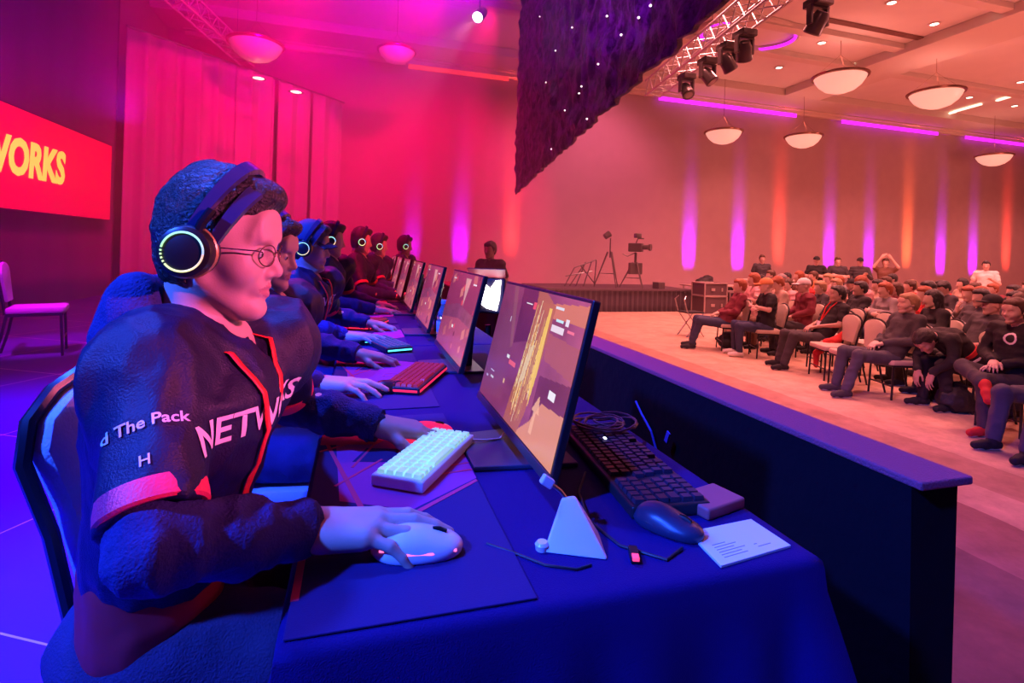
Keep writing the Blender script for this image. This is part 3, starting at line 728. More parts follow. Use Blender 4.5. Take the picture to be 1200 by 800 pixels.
# pale curtains, each panel a thing, lit red
cp0 = Vector((-5.25, 14.0, 0)); cp1 = Vector((-.62, 18.75, 0))
desc = ['pale pleated curtain panel next to the black drape and banner screen', 'second pale curtain panel from the banner screen', 'third pale curtain panel from the banner screen', 'fourth pale curtain panel from the banner screen', 'last pale curtain panel, where the curtains meet the far wall']
for i in range(5):
    a = cp0.lerp(cp1, i/5+.003); b = cp0.lerp(cp1, (i+1)/5-.003)
    o = curtain('curtain', a, b, 0, 6.1, whitedrape, .085, .52, seed=i+5); tag(o, desc[i], 'curtain', 'pale curtains at the back of the stage')
pipe_m = mat('pipe_grey', (.25, .25, .27), .4, metal=.8)
o = MB().tube([cp0+Vector((0, 0, 6.13)), cp1+Vector((0, 0, 6.13))], .03, 8).build('curtain_rail', pipe_m); tag(o, 'horizontal pipe carrying the pale curtains', 'rail')
# banner screen
bn = empty('led_screen', (-5.18, 10.55, 1.62)); tag(bn, 'red glowing banner screen with yellow lettering on the black drape', 'screen')
MB().box((-.04, 0, .81), (.08, 5.4, 1.64), bev=.01).build('casing', plas, bn)
MB().box((.004, 0, .81), (.01, 5.34, 1.58)).build('display_panel', mat('display_red', (.3, .0, .02), .4, emit=(1.0, .0, .045), es=1.0), bn)
yel = mat('display_yellow', (.5, .4, .05), .5, emit=(1, .82, .12), es=1.0)
te = onx(76, 200, -5.16)
RR = Matrix((Vector((0, 1, 0)), Vector((0, 0, 1)), Vector((1, 0, 0)))).transposed().to_4x4()
tx = text_obj('banner_lettering', 'WORKS', .78, yel, bn, extrude=.004, offset=.030, center=False, shear=.08)
tx.data.transform(Matrix.Diagonal((.80, 1, 1, 1))); tx.data.transform(RR); tx.location = (.014, te.y-10.55, te.z-1.62); 
# left lattice truss under the ceiling
steel = mat('truss_aluminium', (.62, .60, .60), .35, metal=.7)
def truss(name, a, b, w, label, seg_len=.5, r=.025, h=None):
    h = h or w; a = Vector(a); b = Vector(b); d = (b-a).normalized(); L = (b-a).length; sx = Vector((d.y, -d.x, 0)).normalized(); root = empty(name, a); tag(root, label, 'truss')
    ch = []
    for (u, v) in ((-1, -1), (1, -1), (1, 1), (-1, 1)):
        off = sx*u*w/2+Vector((0, 0, v*h/2)); ch.append(off); MB().tube([off, off+d*L], r, 8).build('chord', steel, root, True)
    mb = MB(); n = int(L/seg_len)
    for k in range(4):
        o1 = ch[k]; o2 = ch[(k+1) % 4]
        for i in range(n):
            p = o1+d*(i*seg_len); q = o2+d*((i+.5)*seg_len); p2 = o1+d*((i+1)*seg_len); mb.tube([p, q], r*.5, 5); mb.tube([q, p2], r*.5, 5)
    mb.build('lacing', steel, root, True)
    mb = MB()
    for t in np.linspace(.12, .9, 4):
        p = d*(L*t); mb.tube([p+Vector((0, 0, h/2)), Vector((p.x, p.y, CEIL+.3-a.z))], .008, 5)
    mb.build('hanging_cable', pipe_m, root)
    return root
truss('lighting_truss', (-4.35, 9.0, 6.3), (-3.1, 15.9, 6.3), .35, 'lattice truss hanging over the stage by the black drape')
ta = at(765, 104, 14.5); tb = at(985, -75, 7.0); tb = Vector((tb.x, tb.y, ta.z))
# keep it level: follow the pixel direction at the height of the far end
tb = onz(905, -8, ta.z)
tr = truss('lighting_truss', ta, ta+(tb-ta)*1.6, .42, 'box truss with moving head lamps beside the hanging star drape', .55, .03)
td = (tb-ta).normalized(); tl = (tb-ta).length
fix_m = mat('fixture_body', (.10, .075, .075), .3, coat=.4); lens_d = mat('fixture_lens', (.35, .30, .35), .08, coat=1)
def moving_head(p, yaw, label, sc=1.0):
    root = empty('moving_head_light', p); tag(root, label, 'stage light', 'moving head lights on the hall truss')
    MB().box((0, 0, -.06*sc), (.30*sc, .30*sc, .12*sc), bev=.02).build('base', fix_m, root)
    mb = MB(); mb.box((.15*sc, 0, -.25*sc), (.05*sc, .10*sc, .30*sc), bev=.015); mb.box((-.15*sc, 0, -.25*sc), (.05*sc, .10*sc, .30*sc), bev=.015); mb.box((0, 0, -.13*sc), (.34*sc, .12*sc, .04*sc), bev=.01); mb.build('yoke', fix_m, root)
    R = Matrix.Rotation(yaw, 3, 'Z') @ Matrix.Rotation(2.5, 3, 'X')
    mb = MB(); mb.lathe([(0, -.16*sc), (.09*sc, -.15*sc), (.125*sc, -.05*sc), (.125*sc, .08*sc), (.135*sc, .16*sc), (.12*sc, .18*sc), (0, .17*sc)], 20, (0, 0, -.34*sc), R)
    hd = mb.build('lamp_head', fix_m, root, True)
    mb = MB(); mb.lathe([(0, .185*sc), (.06*sc, .18*sc), (.115*sc, .172*sc)], 20, (0, 0, -.34*sc), R); mb.build('lens', lens_d, hd, True)
    MB().tube([(0, 0, 0), (0, 0, .1)], .02, 6).build('clamp', pipe_m, root)
    return root
ml = ['moving head light at the far end of the truss', 'second moving head light from the far end of the truss', 'third moving head light from the far end of the truss', 'fourth moving head light from the far end of the truss', 'moving head light highest in view, nearest along the truss']
for i, (px, py) in enumerate([(805, 84), (830, 62), (853, 34), (873, 12), (931, -8)]):
    # point under the truss line closest to the pixel's column
    best = min((t/200 for t in range(320)), key=lambda t: abs(((ta+td*tl*t)-CAM).dot(CR)/((ta+td*tl*t)-CAM).dot(FWD)*F_PX+PX0-px))
    p = ta+td*tl*best+Vector((0, 0, -.21-.1)) + (Vector((.5, 0, 0)) if i == 4 else Vector((0, 0, 0)))
    moving_head(p, i*.8, ml[i], 1.1)
# hanging star drape
da = at(603, 228, 15.0); db = at(845, 0, 3.4); db.z = da.z
dd_ = (db-da); L = dd_.length; dn = dd_/L; nrm = Vector((dn.y, -dn.x, 0))
V = []; Fc = []; nu, nz = 260, 110; z0 = da.z; H = CEIL+.1-z0; rnd = random.Random(4)
for s_ in (0, 1):
    for i in range(nu+1):
        for j in range(nz+1):
            t = i/nu*L*1.05; z = z0+H*j/nz
            w = .012*math.sin(t*7+1.5*math.sin(z*1.7))+.010*math.sin(t*17+z*3.1)+.010*math.sin(z*9+t*5)+.09*(float(vnoise((np.array([t*3.1]), np.array([z*3.3]), np.array([0.])), 1.6, 4)[0])-.5)+.05*(float(vnoise((np.array([t*9.]), np.array([z*9.]), np.array([0.])), 1.0, 7)[0])-.5)
            q = da+dn*t+nrm*(w-s_*.04); V.append((q.x, q.y, z))
M_ = (nu+1)*(nz+1); g = lambda s_, i, j: s_*M_+i*(nz+1)+j
for i in range(nu):
    for j in range(nz):
        Fc.append((g(0, i, j), g(0, i+1, j), g(0, i+1, j+1), g(0, i, j+1))); Fc.append((g(1, i, j), g(1, i, j+1), g(1, i+1, j+1), g(1, i+1, j)))
    Fc.append((g(0, i, 0), g(1, i, 0), g(1, i+1, 0), g(0, i+1, 0)))
for j in range(nz): Fc.append((g(0, 0, j), g(0, 0, j+1), g(1, 0, j+1), g(1, 0, j)))
def star_build(nt, b):
    tc = N(nt, 'ShaderNodeTexCoord'); no = N(nt, 'ShaderNodeTexNoise'); no.inputs['Scale'].default_value = 2.2; no.inputs['Detail'].default_value = 10; no.inputs['Roughness'].default_value = .75; no.inputs['Distortion'].default_value = 1.2
    nt.links.new(tc.outputs['Object'], no.inputs[0]); bp = N(nt, 'ShaderNodeBump'); bp.inputs['Strength'].default_value = 1; bp.inputs['Distance'].default_value = .35; nt.links.new(no.outputs['Fac'], bp.inputs['Height']); nt.links.new(bp.outputs[0], b.inputs['Normal'])
    n2 = N(nt, 'ShaderNodeTexNoise'); n2.inputs['Scale'].default_value = 4.5; n2.inputs['Detail'].default_value = 8; n2.inputs['Roughness'].default_value = .7; nt.links.new(tc.outputs['Object'], n2.inputs[0])
    r = N(nt, 'ShaderNodeValToRGB'); r.color_ramp.elements[0].position = .44; r.color_ramp.elements[0].color = (.012, .008, .03, 1); r.color_ramp.elements[1].position = .60; r.color_ramp.elements[1].color = (.34, .12, .42, 1); nt.links.new(n2.outputs['Fac'], r.inputs[0]); nt.links.new(r.outputs[0], b.inputs['Base Color'])  # violet patches paint light caught by the crumples into the cloth colour
stard = nodes_mat('star_drape_velvet', star_build, .38)
sd = meshobj('star_drape', V, Fc, stard, None, True); tag(sd, 'dark crumpled star drape hanging over the front of the stage', 'drape')
bulb = mat('star_bulb', (.9, .8, .8), .3, emit=(1, .75, .8), es=3)
for (px, py) in ((681, 33), (743, 42), (714, 76), (693, 102), (648, 97), (690, 110), (765, 22), (660, 60), (700, 140), (655, 175), (780, 8), (640, 20), (672, 130), (725, 20)):
    d = ray(px, py); # meet the drape plane
    t = (da-CAM).dot(nrm)/d.dot(nrm); p = CAM+d*t
    side = -1 if (CAM-da).dot(nrm) < 0 else 1
    mb = MB(); mb.lathe([(0, -.012), (.010, -.006), (.012, 0), (.010, .006), (0, .012)], 8, p+nrm*side*.13); mb.build('star_bulb', bulb, sd, True)
# ------------------------------------------------------------------ lamps in the ceiling
glass_b = mat('alabaster_bowl', (.85, .68, .55), .35, emit=(1.0, .50, .38), es=.66); glass_d = mat('alabaster_bowl_dim', (.85, .68, .55), .35, emit=(1.0, .50, .38), es=.04); brz = mat('bronze_band', (.35, .18, .12), .3, metal=.8)
def bowl(p, r, label, lit=True):
    root = empty('bowl_pendant', p); tag(root, label, 'pendant lamp', 'alabaster bowl pendants')
    mb = MB(); mb.lathe([(0, -.66*r), (.28*r, -.63*r), (.56*r, -.52*r), (.78*r, -.33*r), (.90*r, -.14*r), (.96*r, .02*r), (.93*r, .02*r), (.86*r, -.14*r), (.74*r, -.31*r), (.53*r, -.48*r), (.26*r, -.59*r), (0, -.62*r)], 32); mb.build('glass_bowl', glass_b if lit else glass_d, root, True)
    mb = MB(); mb.lathe([(.95*r, -.04*r), (1.03*r, -.03*r), (1.05*r, .04*r), (.99*r, .08*r), (.93*r, .05*r), (.95*r, -.04*r)], 32); mb.build('rim_band', brz, root, True)
    mb = MB()
    for k in range(3):
        a = 2*PI*k/3+.4; mb.tube([(.95*r*math.cos(a), .95*r*math.sin(a), .03), (0, 0, .9*r)], .004, 5)
    mb.tube([(0, 0, .9*r), (0, 0, CEIL+.28-p[2])], .008, 6); mb.build('suspension_rod', brz, root, True)
    if not lit: return
    l = bpy.data.lights.new('bowl_lamp', 'SPOT'); l.energy = 36; l.color = (1, .27, .24); l.spot_size = 2.6; l.spot_blend = .6; l.shadow_soft_size = .2
    lo = link(bpy.data.objects.new('bowl_lamp', l), root); lo.location = (0, 0, .12*r); lo.rotation_euler = (PI, 0, 0)
bowl((14.2, 12.7, 6.95), .76, 'largest alabaster bowl lamp, near the middle of the hall ceiling')
bowl((18.0, 12.5, 6.82), .76, 'alabaster bowl lamp just beyond the wide ceiling beam')
bowl((13.6, 17.3, 6.15), .70, 'alabaster bowl lamp nearest the truss, low against the far wall')
bowl((17.4, 17.2, 6.3), .70, 'alabaster bowl lamp in front of the far wall, second from the truss')
bowl((28.3, 17.0, 6.35), .70, 'most distant alabaster bowl lamp before the far wall')
bowl(tuple(at(300, 52, 12.5)), .62, 'alabaster bowl lamp in red light above the curtains', False); bowl(tuple(at(465, 60, 14)), .5, 'alabaster bowl lamp in red light over the stage end', False)
dl_e = mat('downlight_glow', (.9, .8, .7), .4, emit=(1, .80, .62), es=6); dl_r = mat('downlight_ring', (.7, .6, .55), .5)
def downlight(p, label, energy=0, colr=(1, .5, .34), spot=2.2, r=.09, tilt=None):
    root = empty('downlight', p); tag(root, label, 'downlight', 'recessed ceiling downlights')
    MB().lathe([(r, .0), (r*1.4, -.004), (r*1.45, -.015), (r, -.02), (r*.95, .02)], 18).build('trim_ring', dl_r, root, True)
    MB().lathe([(0, -.006), (r, -.004)], 18).build('lamp_glass', dl_e, root)
    if energy:
        l = bpy.data.lights.new('downlight_lamp', 'SPOT'); l.energy = energy; l.color = colr; l.spot_size = spot; l.spot_blend = .9; l.shadow_soft_size = .15
        lo = link(bpy.data.objects.new('downlight_lamp', l), root); lo.location = (0, 0, -.06)
        if tilt: lo.rotation_euler = tilt
zc_ = CEIL+.29
dls = [(1045, 3), (1095, 28), (963, 50), (1043, 54), (913, 79), (999, 74), (1155, 8), (1196, 96), (1136, 114), (1189, 124), (1172, 38)]
wd = ['beside the truss', 'near the long slot vent', 'in the coffer above the largest bowl lamp', 'next to the wide beam', 'beyond the glowing ring', 'over the largest bowl lamp', 'in the coffer nearest the camera', 'past the wide beam, nearest', 'past the wide beam, middle', 'past the wide beam, farthest', 'close to the wide beam']
for (px, py), w_ in zip(dls, wd): downlight(onz(px, py, zc_), 'small bright downlight ' + w_, r=.11)
for (px, py, z, w_) in ((303, 91, 6.3, 'left one of the pair above the red curtains'), (347, 107, 5.75, 'right one of the pair above the red curtains')):
    p = at(px, py, 12.8); p.z = p.z; downlight(p, 'small bright downlight, ' + w_, r=.13)
# slim linear lights far right
for i, (a, b) in enumerate((((1118, 131), (1150, 122)), ((1087, 140), (1120, 131)), ((1168, 118), (1188, 112)))):
    pa = onz(*a, zc_-.05); pb = onz(*b, zc_-.05)
    o = MB().box((pa+pb)/2, ((pb-pa).length, .12, .06), frame(pb-pa), bev=.01).build('linear_light', None, mats=[mat('linear_glow', (.9, .8, .6), .4, emit=(1, .75, .55), es=2)]); tag(o, ['middle', 'farther', 'nearer'][i]+' slim linear light on the ceiling past the wide beam', 'ceiling light', 'slim ceiling lights')
# wall-washing uplights along the far wall
def uplight(x, colr, energy, nm, pw=.16, y=BY-.30, sp=.30, z=None):
    root = empty('uplight', (x, y, HZ if z is None else z)); tag(root, nm, 'uplight', 'uplights along the far wall')
    MB().lathe([(0, .0), (.10, 0), (.11, .02), (.11, .18), (.12, .22), (.10, .23), (.09, .19), (0, .18)], 16).build('housing', fix_m, root, True)
    mb = MB(); mb.box((-.14, 0, .12), (.03, .05, .24), bev=.01); mb.box((.14, 0, .12), (.03, .05, .24), bev=.01); mb.box((0, 0, .01), (.32, .16, .02), bev=.005); mb.build('bracket', fix_m, root)
    MB().lathe([(0, .20), (.09, .198)], 16).build('lens', mat('uplens_%s' % ('r' if colr[2] < .5 else 'p'), (.1, .1, .1), .3, emit=colr, es=3), root)
    l = bpy.data.lights.new('uplight_lamp', 'AREA'); l.energy = energy*(.022 if colr[2] < .5 else .019); l.color = colr; l.shape = 'RECTANGLE'; l.size = .52; l.size_y = .10; l.spread = math.radians(12)
    lo = link(bpy.data.objects.new('uplight_lamp', l), root); lo.location = (0, .08, .26); lo.rotation_euler = (PI-math.radians(4 if colr[2] < .5 else 7), 0, 0)
pur = (.36, .0, 1.0); red = (1, .06, .03)
for (px, c, e, nm) in ((483, pur, 900, 'purple uplight on the red lit wall behind the farthest players'), (540, pur, 2200, 'purple uplight against the wall behind the row of monitors'),
                       (600, red, 1300, 'red uplight against the wall behind the glaring stage lamp'), (812, pur, 2200, 'purple uplight beside the camera riser'), (870, pur, 2200, 'purple uplight behind the equipment table'),
                       (918, red, 1500, 'red uplight between the two standing crew by the wall'), (978, pur, 2000, 'purple uplight behind the crew with crossed arms'), (1025, pur, 1600, 'purple uplight behind the spectator filming overhead'),
                       (1070, (1, .16, .04), 1500, 'orange uplight midway along the crowd'), (1110, pur, 2200, 'purple uplight behind the crowd, framed by heads'), (1148, pur, 1800, 'purple uplight beside the spectator in white'), (1187, red, 1500, 'red uplight at the far end of the crowd')):
    p = ony(px, 330, BY-.35); uplight(p.x, c, e*.55, nm)
# pilasters catching the uplight, flat bands on the wall
# ------------------------------------------------------------------ tables, cloths
cloth_m = mat('tablecloth_navy', (.016, .003, .115), .85, bump=.35, bscale=500, spec=.2)
def cloth(x0, x1, y0, y1, z, name, label, flare=.10, seed=0):
    """top plus hanging skirt, corner folds flaring out; solid 3 mm"""
    rc = .03; pts = []
    per = []
    def side(a, b, n):
        for i in range(n): per.append(Vector(a).lerp(Vector(b), i/n))
    nx, ny = 36, 60
    side((x0, y0, 0), (x1, y0, 0), nx); side((x1, y0, 0), (x1, y1, 0), ny); side((x1, y1, 0), (x0, y1, 0), nx); side((x0, y1, 0), (x0, y0, 0), ny)
    cx, cy = (x0+x1)/2, (y0+y1)/2; n = len(per); rings = []
    corners = [Vector((x0, y0, 0)), Vector((x1, y0, 0)), Vector((x1, y1, 0)), Vector((x0, y1, 0))]
    def outn(p):
        d = Vector((0, 0, 0))
        if abs(p.y-y0) < 1e-5: d.y -= 1
        if abs(p.y-y1) < 1e-5: d.y += 1
        if abs(p.x-x0) < 1e-5: d.x -= 1
        if abs(p.x-x1) < 1e-5: d.x += 1
        return d.normalized()
    V = []; Fc = []
    prof = [(-.02, 0), (-.006, -.001), (.002, -.006), (.005, -.016), (.007, -.05), (.010, -.12), (.014, -.22), (.018, -.34), (.022, -.46), (.027, -.58), (.030, -z+.012)]
    for (o, dz) in prof:
        for i, p in enumerate(per):
            dn = outn(p); cd = min((p-c).length for c in corners); depth = max(0, -dz-.04)
            w = flare*math.exp(-(cd/.055)**2)*min(1, depth/.5)*1.2 + .020*math.sin(i*.9+seed+.5*math.sin(i*.37))*min(1, depth/.35)
            wig = p + dn*(o+w); V.append((wig.x, wig.y, z+dz))
    m_ = len(prof)
    for r_ in range(m_-1):
        for i in range(n):
            j = (i+1) % n; Fc.append((r_*n+i, (r_+1)*n+i, (r_+1)*n+j, r_*n+j))
    c0 = len(V)
    Fc.append(tuple(range(n)))
    o = meshobj(name, V, Fc, cloth_m, None, True); o.data.set_sharp_from_angle(angle=1.0)
    md = o.modifiers.new('s', 'SOLIDIFY'); md.thickness = .003; md.offset = -1
    tag(o, label, 'tablecloth', 'cloths over the gaming tables'); return o
tabw = mat('tabletop_grey', (.35, .33, .32), .6)
tys = [(.625, 2.45), (2.46, 4.28), (4.29, 6.11), (6.12, 7.94)]
tl_ = ['nearest folding table, in front of the player in glasses', 'second folding table along the row of players', 'third folding table along the row of players', 'farthest folding table along the row of players']
cl_ = ['navy cloth over the nearest table, hanging to the floor at the front corner', 'navy cloth over the second table of the row', 'navy cloth over the third table of the row', 'navy cloth over the farthest table of the row']
for i, (ya, yb) in enumerate(tys):
    t = empty('folding_table', (.30, (ya+yb)/2, 0)); tag(t, tl_[i], 'table', 'folding tables of the players')
    MB().box((0, 0, .728), (.72, yb-ya-.03, .028), bev=.008).build('tabletop', tabw, t)
    for sx in (-.30, .30):
        for sy in (-1, 1): MB().tube([(sx, sy*(yb-ya-.4)/2, .714), (sx, sy*(yb-ya-.3)/2, 0.0)], .014, 8).build('leg', metal, t)
    cloth(-.075, .690, ya, yb, .75, 'tablecloth', cl_[i], flare=.10 if i == 0 else .0, seed=i*2)
# black barrier along the front of the stage
bar_m = mat('barrier_velvet', (.003, .002, .006), .9, bump=.3, bscale=22, spec=.15); bart = mat('barrier_top_carpet', (.36, .05, .10), .85, bump=.4, bscale=200)  # top is the same velvet, purple light put into its colour
br = empty('stage_barrier', (1.055, 3.64, 0)); tag(br, 'long black velvet barrier with purple light painted on its top along the stage front', 'barrier')
V = []; Fc = []; nu, nz = 160, 14
for i in range(nu+1):
    y = -2.93+5.9*i/nu
    for j in range(nz+1):
        z = .79*j/nz; k = 1-j/nz
        V.append((-.06+(-.016*math.sin(y*5+math.sin(y*2)*2)-.008*math.sin(y*13))*k-.004, y, z))
for i in range(nu+1):
    y = -2.93+5.9*i/nu
    for j in range(nz+1):
        V.append((.055, y, .79*j/nz - (.4 if j == 0 else 0)))
M_ = (nu+1)*(nz+1); g = lambda s_, i, j: s_*M_+i*(nz+1)+j
for i in range(nu):
    for j in range(nz):
        Fc.append((g(0, i, j), g(0, i, j+1), g(0, i+1, j+1), g(0, i+1, j))); Fc.append((g(1, i, j), g(1, i+1, j), g(1, i+1, j+1), g(1, i, j+1)))
    Fc.append((g(0, i, nz), g(1, i, nz), g(1, i+1, nz), g(0, i+1, nz)))
for i in (0, nu):
    for j in range(nz): Fc.append((g(0, i, j), g(0, i, j+1), g(1, i, j+1), g(1, i, j)) if i else (g(0, i, j), g(1, i, j), g(1, i, j+1), g(0, i, j+1)))
meshobj('velvet_cover', V, Fc, bar_m, br, True).data.set_sharp_from_angle(angle=.7)
MB().box((0, .01, .797), (.132, 5.92, .016), bev=.004).build('top_ledge', bart, br)
S(MB().box((1.16, 8.5, -.2), (.02, 21, .4)).build('trim_10', bar_m))
# small tie and cable on the barrier's inner face
cab = mat('cable_black', (.02, .02, .03), .4); cabw = mat('cable_white', (.7, .65, .75), .4)
o = MB().tube([onx(745, 470, .985), onx(752, 485, .98), onx(763, 505, .98), onx(770, 530, .98)], .004, 8).build('cable', mat('cable_blue', (.08, .10, .6), .3)); tag(o, 'thin blue-lit cable hanging down the inside of the barrier', 'cable')
p = onx(782, 512, .975); o = MB().box(p, (.006, .018, .04), Matrix.Rotation(.4, 3, 'X'), bev=.002).build('tape_tab', mat('tape_blue', (.08, .12, .7), .4)); tag(o, 'small blue tape tab stuck inside the barrier', 'tape')
# ------------------------------------------------------------------ desk mats
matb = mat('desk_mat_navy', (.018, .003, .11), .85, bump=.2, bscale=600); matr = mat('desk_mat_red', (.75, .03, .14), .8); matp = mat('desk_mat_magenta', (.42, .03, .32), .8)
def desk_mat(y0, label, first=False):
    root = empty('desk_mat', (.1, y0+.4, .7505)); tag(root, label, 'desk mat', 'printed desk mats')
    x0, x1, L = -.07, .235, .80
    mb = MB(); mb.prism([(x0-.1, -.4+.005), (x1-.1, -.4+.005), (x1-.1, L-.4-.01), (x0-.1, L-.4-.01)], .003, bev=.001); b_ = mb.build('pad', matb, root)
    def flat(poly, m, z): # poly in world XY relative to the nearest mat's own origin
        q = [(x-.1, y-.63-.4) for x, y in poly]
        q = [(min(max(x, x0-.1), x1-.1), min(max(y, -.393), L-.412)) for x, y in q]
        MB().prism(q, .0004, (0, 0, .003+z)).build('printed_shape', m, b_)
    def line(a, b, w, m=matr, z=.0004):
        a = Vector((*a, 0)); b = Vector((*b, 0)); d = (b-a).normalized(); n = Vector((-d.y, d.x, 0))*w/2
        flat([(p.x, p.y) for p in (a-n, b-n, b+n, a+n)], m, z)
    flat([(-.02, .96), (.10, .90), (.235, 1.00), (.235, 1.22), (.10, 1.30), (-.04, 1.30)], matp, 0)
    flat([(-.07, 1.24), (.05, 1.22), (.12, 1.30), (.03, 1.36), (-.07, 1.36)], matr, .0003)
    flat([(.0, 1.13), (.08, 1.11), (.10, 1.18), (.03, 1.20)], matb, .0006)
    line((-.066, .70), (-.066, .86), .012); line((-.068, 1.29), (.022, .905), .010); line((.10, .885), (.235, .99), .010); line((-.07, 1.20), (.0, 1.24), .008, matr)
    line((.09, 1.02), (.235, 1.04), .006, matr, .0007); line((.10, 1.05), (.235, 1.075), .005, matr, .0007); line((.0, 1.10), (.07, 1.28), .006, matr, .0007); line((-.03, 1.02), (.06, 1.13), .006, matr, .0007)
    return root
ml_ = ['printed desk mat with red lines under the white keyboard', 'printed desk mat of the second player', 'printed desk mat of the player in the cap', 'printed desk mat of the fourth player', 'printed desk mat of the fifth player', 'printed desk mat of the sixth player']
for k in range(6): desk_mat(.63+.85*k, ml_[k])
# ------------------------------------------------------------------ monitors
def paint(seed, warm=0):
    W, H = 200, 112; r = np.random.RandomState(seed)
    u, v = np.meshgrid((np.arange(W)+.5)/W, 1-(np.arange(H)+.5)/H)  # v up
    img = np.zeros((H, W, 3))
    base = np.array([.24, .045, .13]); img[:] = base
    img += np.array([.10, .02, .03])*(v[..., None])
    img += np.array([.35, .10, .04])*np.clip((u-.55)*1.5, 0, 1)[..., None]*np.clip(1.1-v, 0, 1)[..., None]
    P3 = (u*6+seed, v*5, np.zeros_like(u)); n = vnoise(P3, 1.0, seed); n2 = vnoise((u*20, v*16, u*0), 1.0, seed+3)
    img *= (.65+.6*n+.25*n2)[..., None]
    def poly(pts, col, a=1.0):
        pts = np.array(pts, float); ins = np.zeros(u.shape, bool); j = len(pts)-1
        for i in range(len(pts)):
            xi, yi = pts[i]; xj, yj = pts[j]
            c = ((yi > v) != (yj > v)) & (u < (xj-xi)*(v-yi)/(yj-yi+1e-9)+xi); ins ^= c; j = i
        img[ins] = img[ins]*(1-a)+np.array(col)*a
    if warm == 0:
        poly([(0, .45), (.18, .95), (.30, .55), (.34, .1), (0, 0)], (.30, .07, .15), .6); poly([(.16, 1), (.3, .5), (.33, .52), (.22, 1)], (.42, .14, .17), .6)
        poly([(.33, .55), (.5, .62), (.52, 1), (.30, 1)], (.12, .01, .06), .7); poly([(.72, .45), (1, .50), (1, .0), (.72, 0)], (.13, .015, .05), .65)
        poly([(.55, .92), (1, .98), (1, .85), (.66, .84)], (.75, .22, .12), .9); poly([(.70, .74), (1, .72), (1, .52), (.72, .56)], (.50, .12, .12), .8)
        poly([(.60, 0), (1, 0), (1, .32), (.8, .30), (.72, .14)], (.85, .32, .16), .9)
        poly([(.50, 1), (.60, 1), (.72, .92), (.70, .5), (.66, .15), (.62, 0), (.44, 0), (.46, .2), (.50, .5), (.52, .8)], (.52, .14, .07), .9)
        for i in range(26):
            a0 = .525+.165*i/26+.015*r.rand(); a1 = .45+.17*i/26+.015*r.rand(); w = .004+.006*r.rand(); t0 = .95-.5*r.rand(); t1 = r.rand()*.35
            x0 = a0+(a1-a0)*(1-t0); x1 = a0+(a1-a0)*(1-t1); c = [(1, .62, .16), (.95, .42, .12), (.9, .7, .4), (.28, .05, .03), (.6, .25, .1)][r.randint(5)]
            poly([(x0, t0), (x0+w, t0), (x1+w, t1), (x1, t1)], c, .95)
        poly([(.66, .9), (.69, .9), (.69, .45), (.67, .2), (.64, .42)], (1, .62, .10), .9); poly([(.56, .6), (.60, .62), (.56, .35), (.51, .3)], (.85, .62, .35), .8)
        poly([(.72, .22), (.77, .34), (.80, .22), (.77, .22), (.77, .08), (.74, .08), (.745, .22)], (1, .50, .28), .8)
        hud = [((.38, .88), (.46, .895), (1, 1, 1)), ((.475, .86), (.51, .91), (1, .1, .15)), ((.72, .91), (.80, .93), (.8, .8, .9)), ((.75, .83), (.82, .85), (.6, .9, 1)), ((.84, .82), (.87, .87), (.9, .8, .9)), ((.72, .76), (.84, .80), (.9, .75, .85)),
               ((.87, .79), (.93, .80), (1, .2, .3)), ((.84, .36), (.90, .41), (.95, .9, .95)), ((.29, .42), (.33, .45), (1, 1, 1)), ((.335, .38), (.43, .42), (1, .15, .2)), ((.1, .24), (.16, .25), (.9, .8, .95)), ((.05, .17), (.08, .19), (.8, .7, .9)), ((.12, .19), (.17, .205), (.9, .9, .95)), ((.21, .70), (.22, .74), (.9, .8, .9)), ((.32, .22), (.34, .26), (1, .6, .3))]
    else:
        poly([(0, 1), (1, 1), (1, .55), (.5, .62), (0, .5)], (.34, .03, .10), .7); poly([(0, 0), (1, 0), (1, .42), (.6, .45), (0, .35)], (.62, .10, .17), .6)
        for i in range(22):
            x, y = r.rand(2); s_ = .03+.07*r.rand(); c = [(.95, .08, .12), (.60, .05, .12), (.75, .18, .18), (.16, .01, .05), (.9, .28, .22)][r.randint(5)]
            poly([(x, y), (x+s_, y+s_*.5), (x+s_*.7, y+s_*1.8), (x-s_*.2, y+s_*1.2)], c, .7)
        poly([(.55, .95), (.72, .95), (.64, .6)], (.85, .45, .45), .7)
        hud = [((.1, .9), (.2, .92), (1, .8, .9)), ((.8, .88), (.9, .9), (.9, .8, .9)), ((.45, .3), (.5, .34), (1, .9, .9))]
    for (a, b, c) in hud:
        ins = (u >= a[0]) & (u <= b[0]) & (v >= a[1]) & (v <= b[1]); img[ins] = c
    img *= (.62+.38*np.clip(u*1.6, 0, 1))[..., None]
    return np.clip(img*.92, 0, 1)
scr_mats = {}
def screen_mat():
    if 'screen_picture' in MATS: return MATS['screen_picture']
    m = mat('screen_picture', (.01, .01, .012), .25); nt = m.node_tree; b = nt.nodes['Principled BSDF']
    at_ = nt.nodes.new('ShaderNodeVertexColor'); at_.layer_name = 'Picture'
    nt.links.new(at_.outputs['Color'], b.inputs['Emission Color']); b.inputs['Emission Strength'].default_value = 1.0
    return m
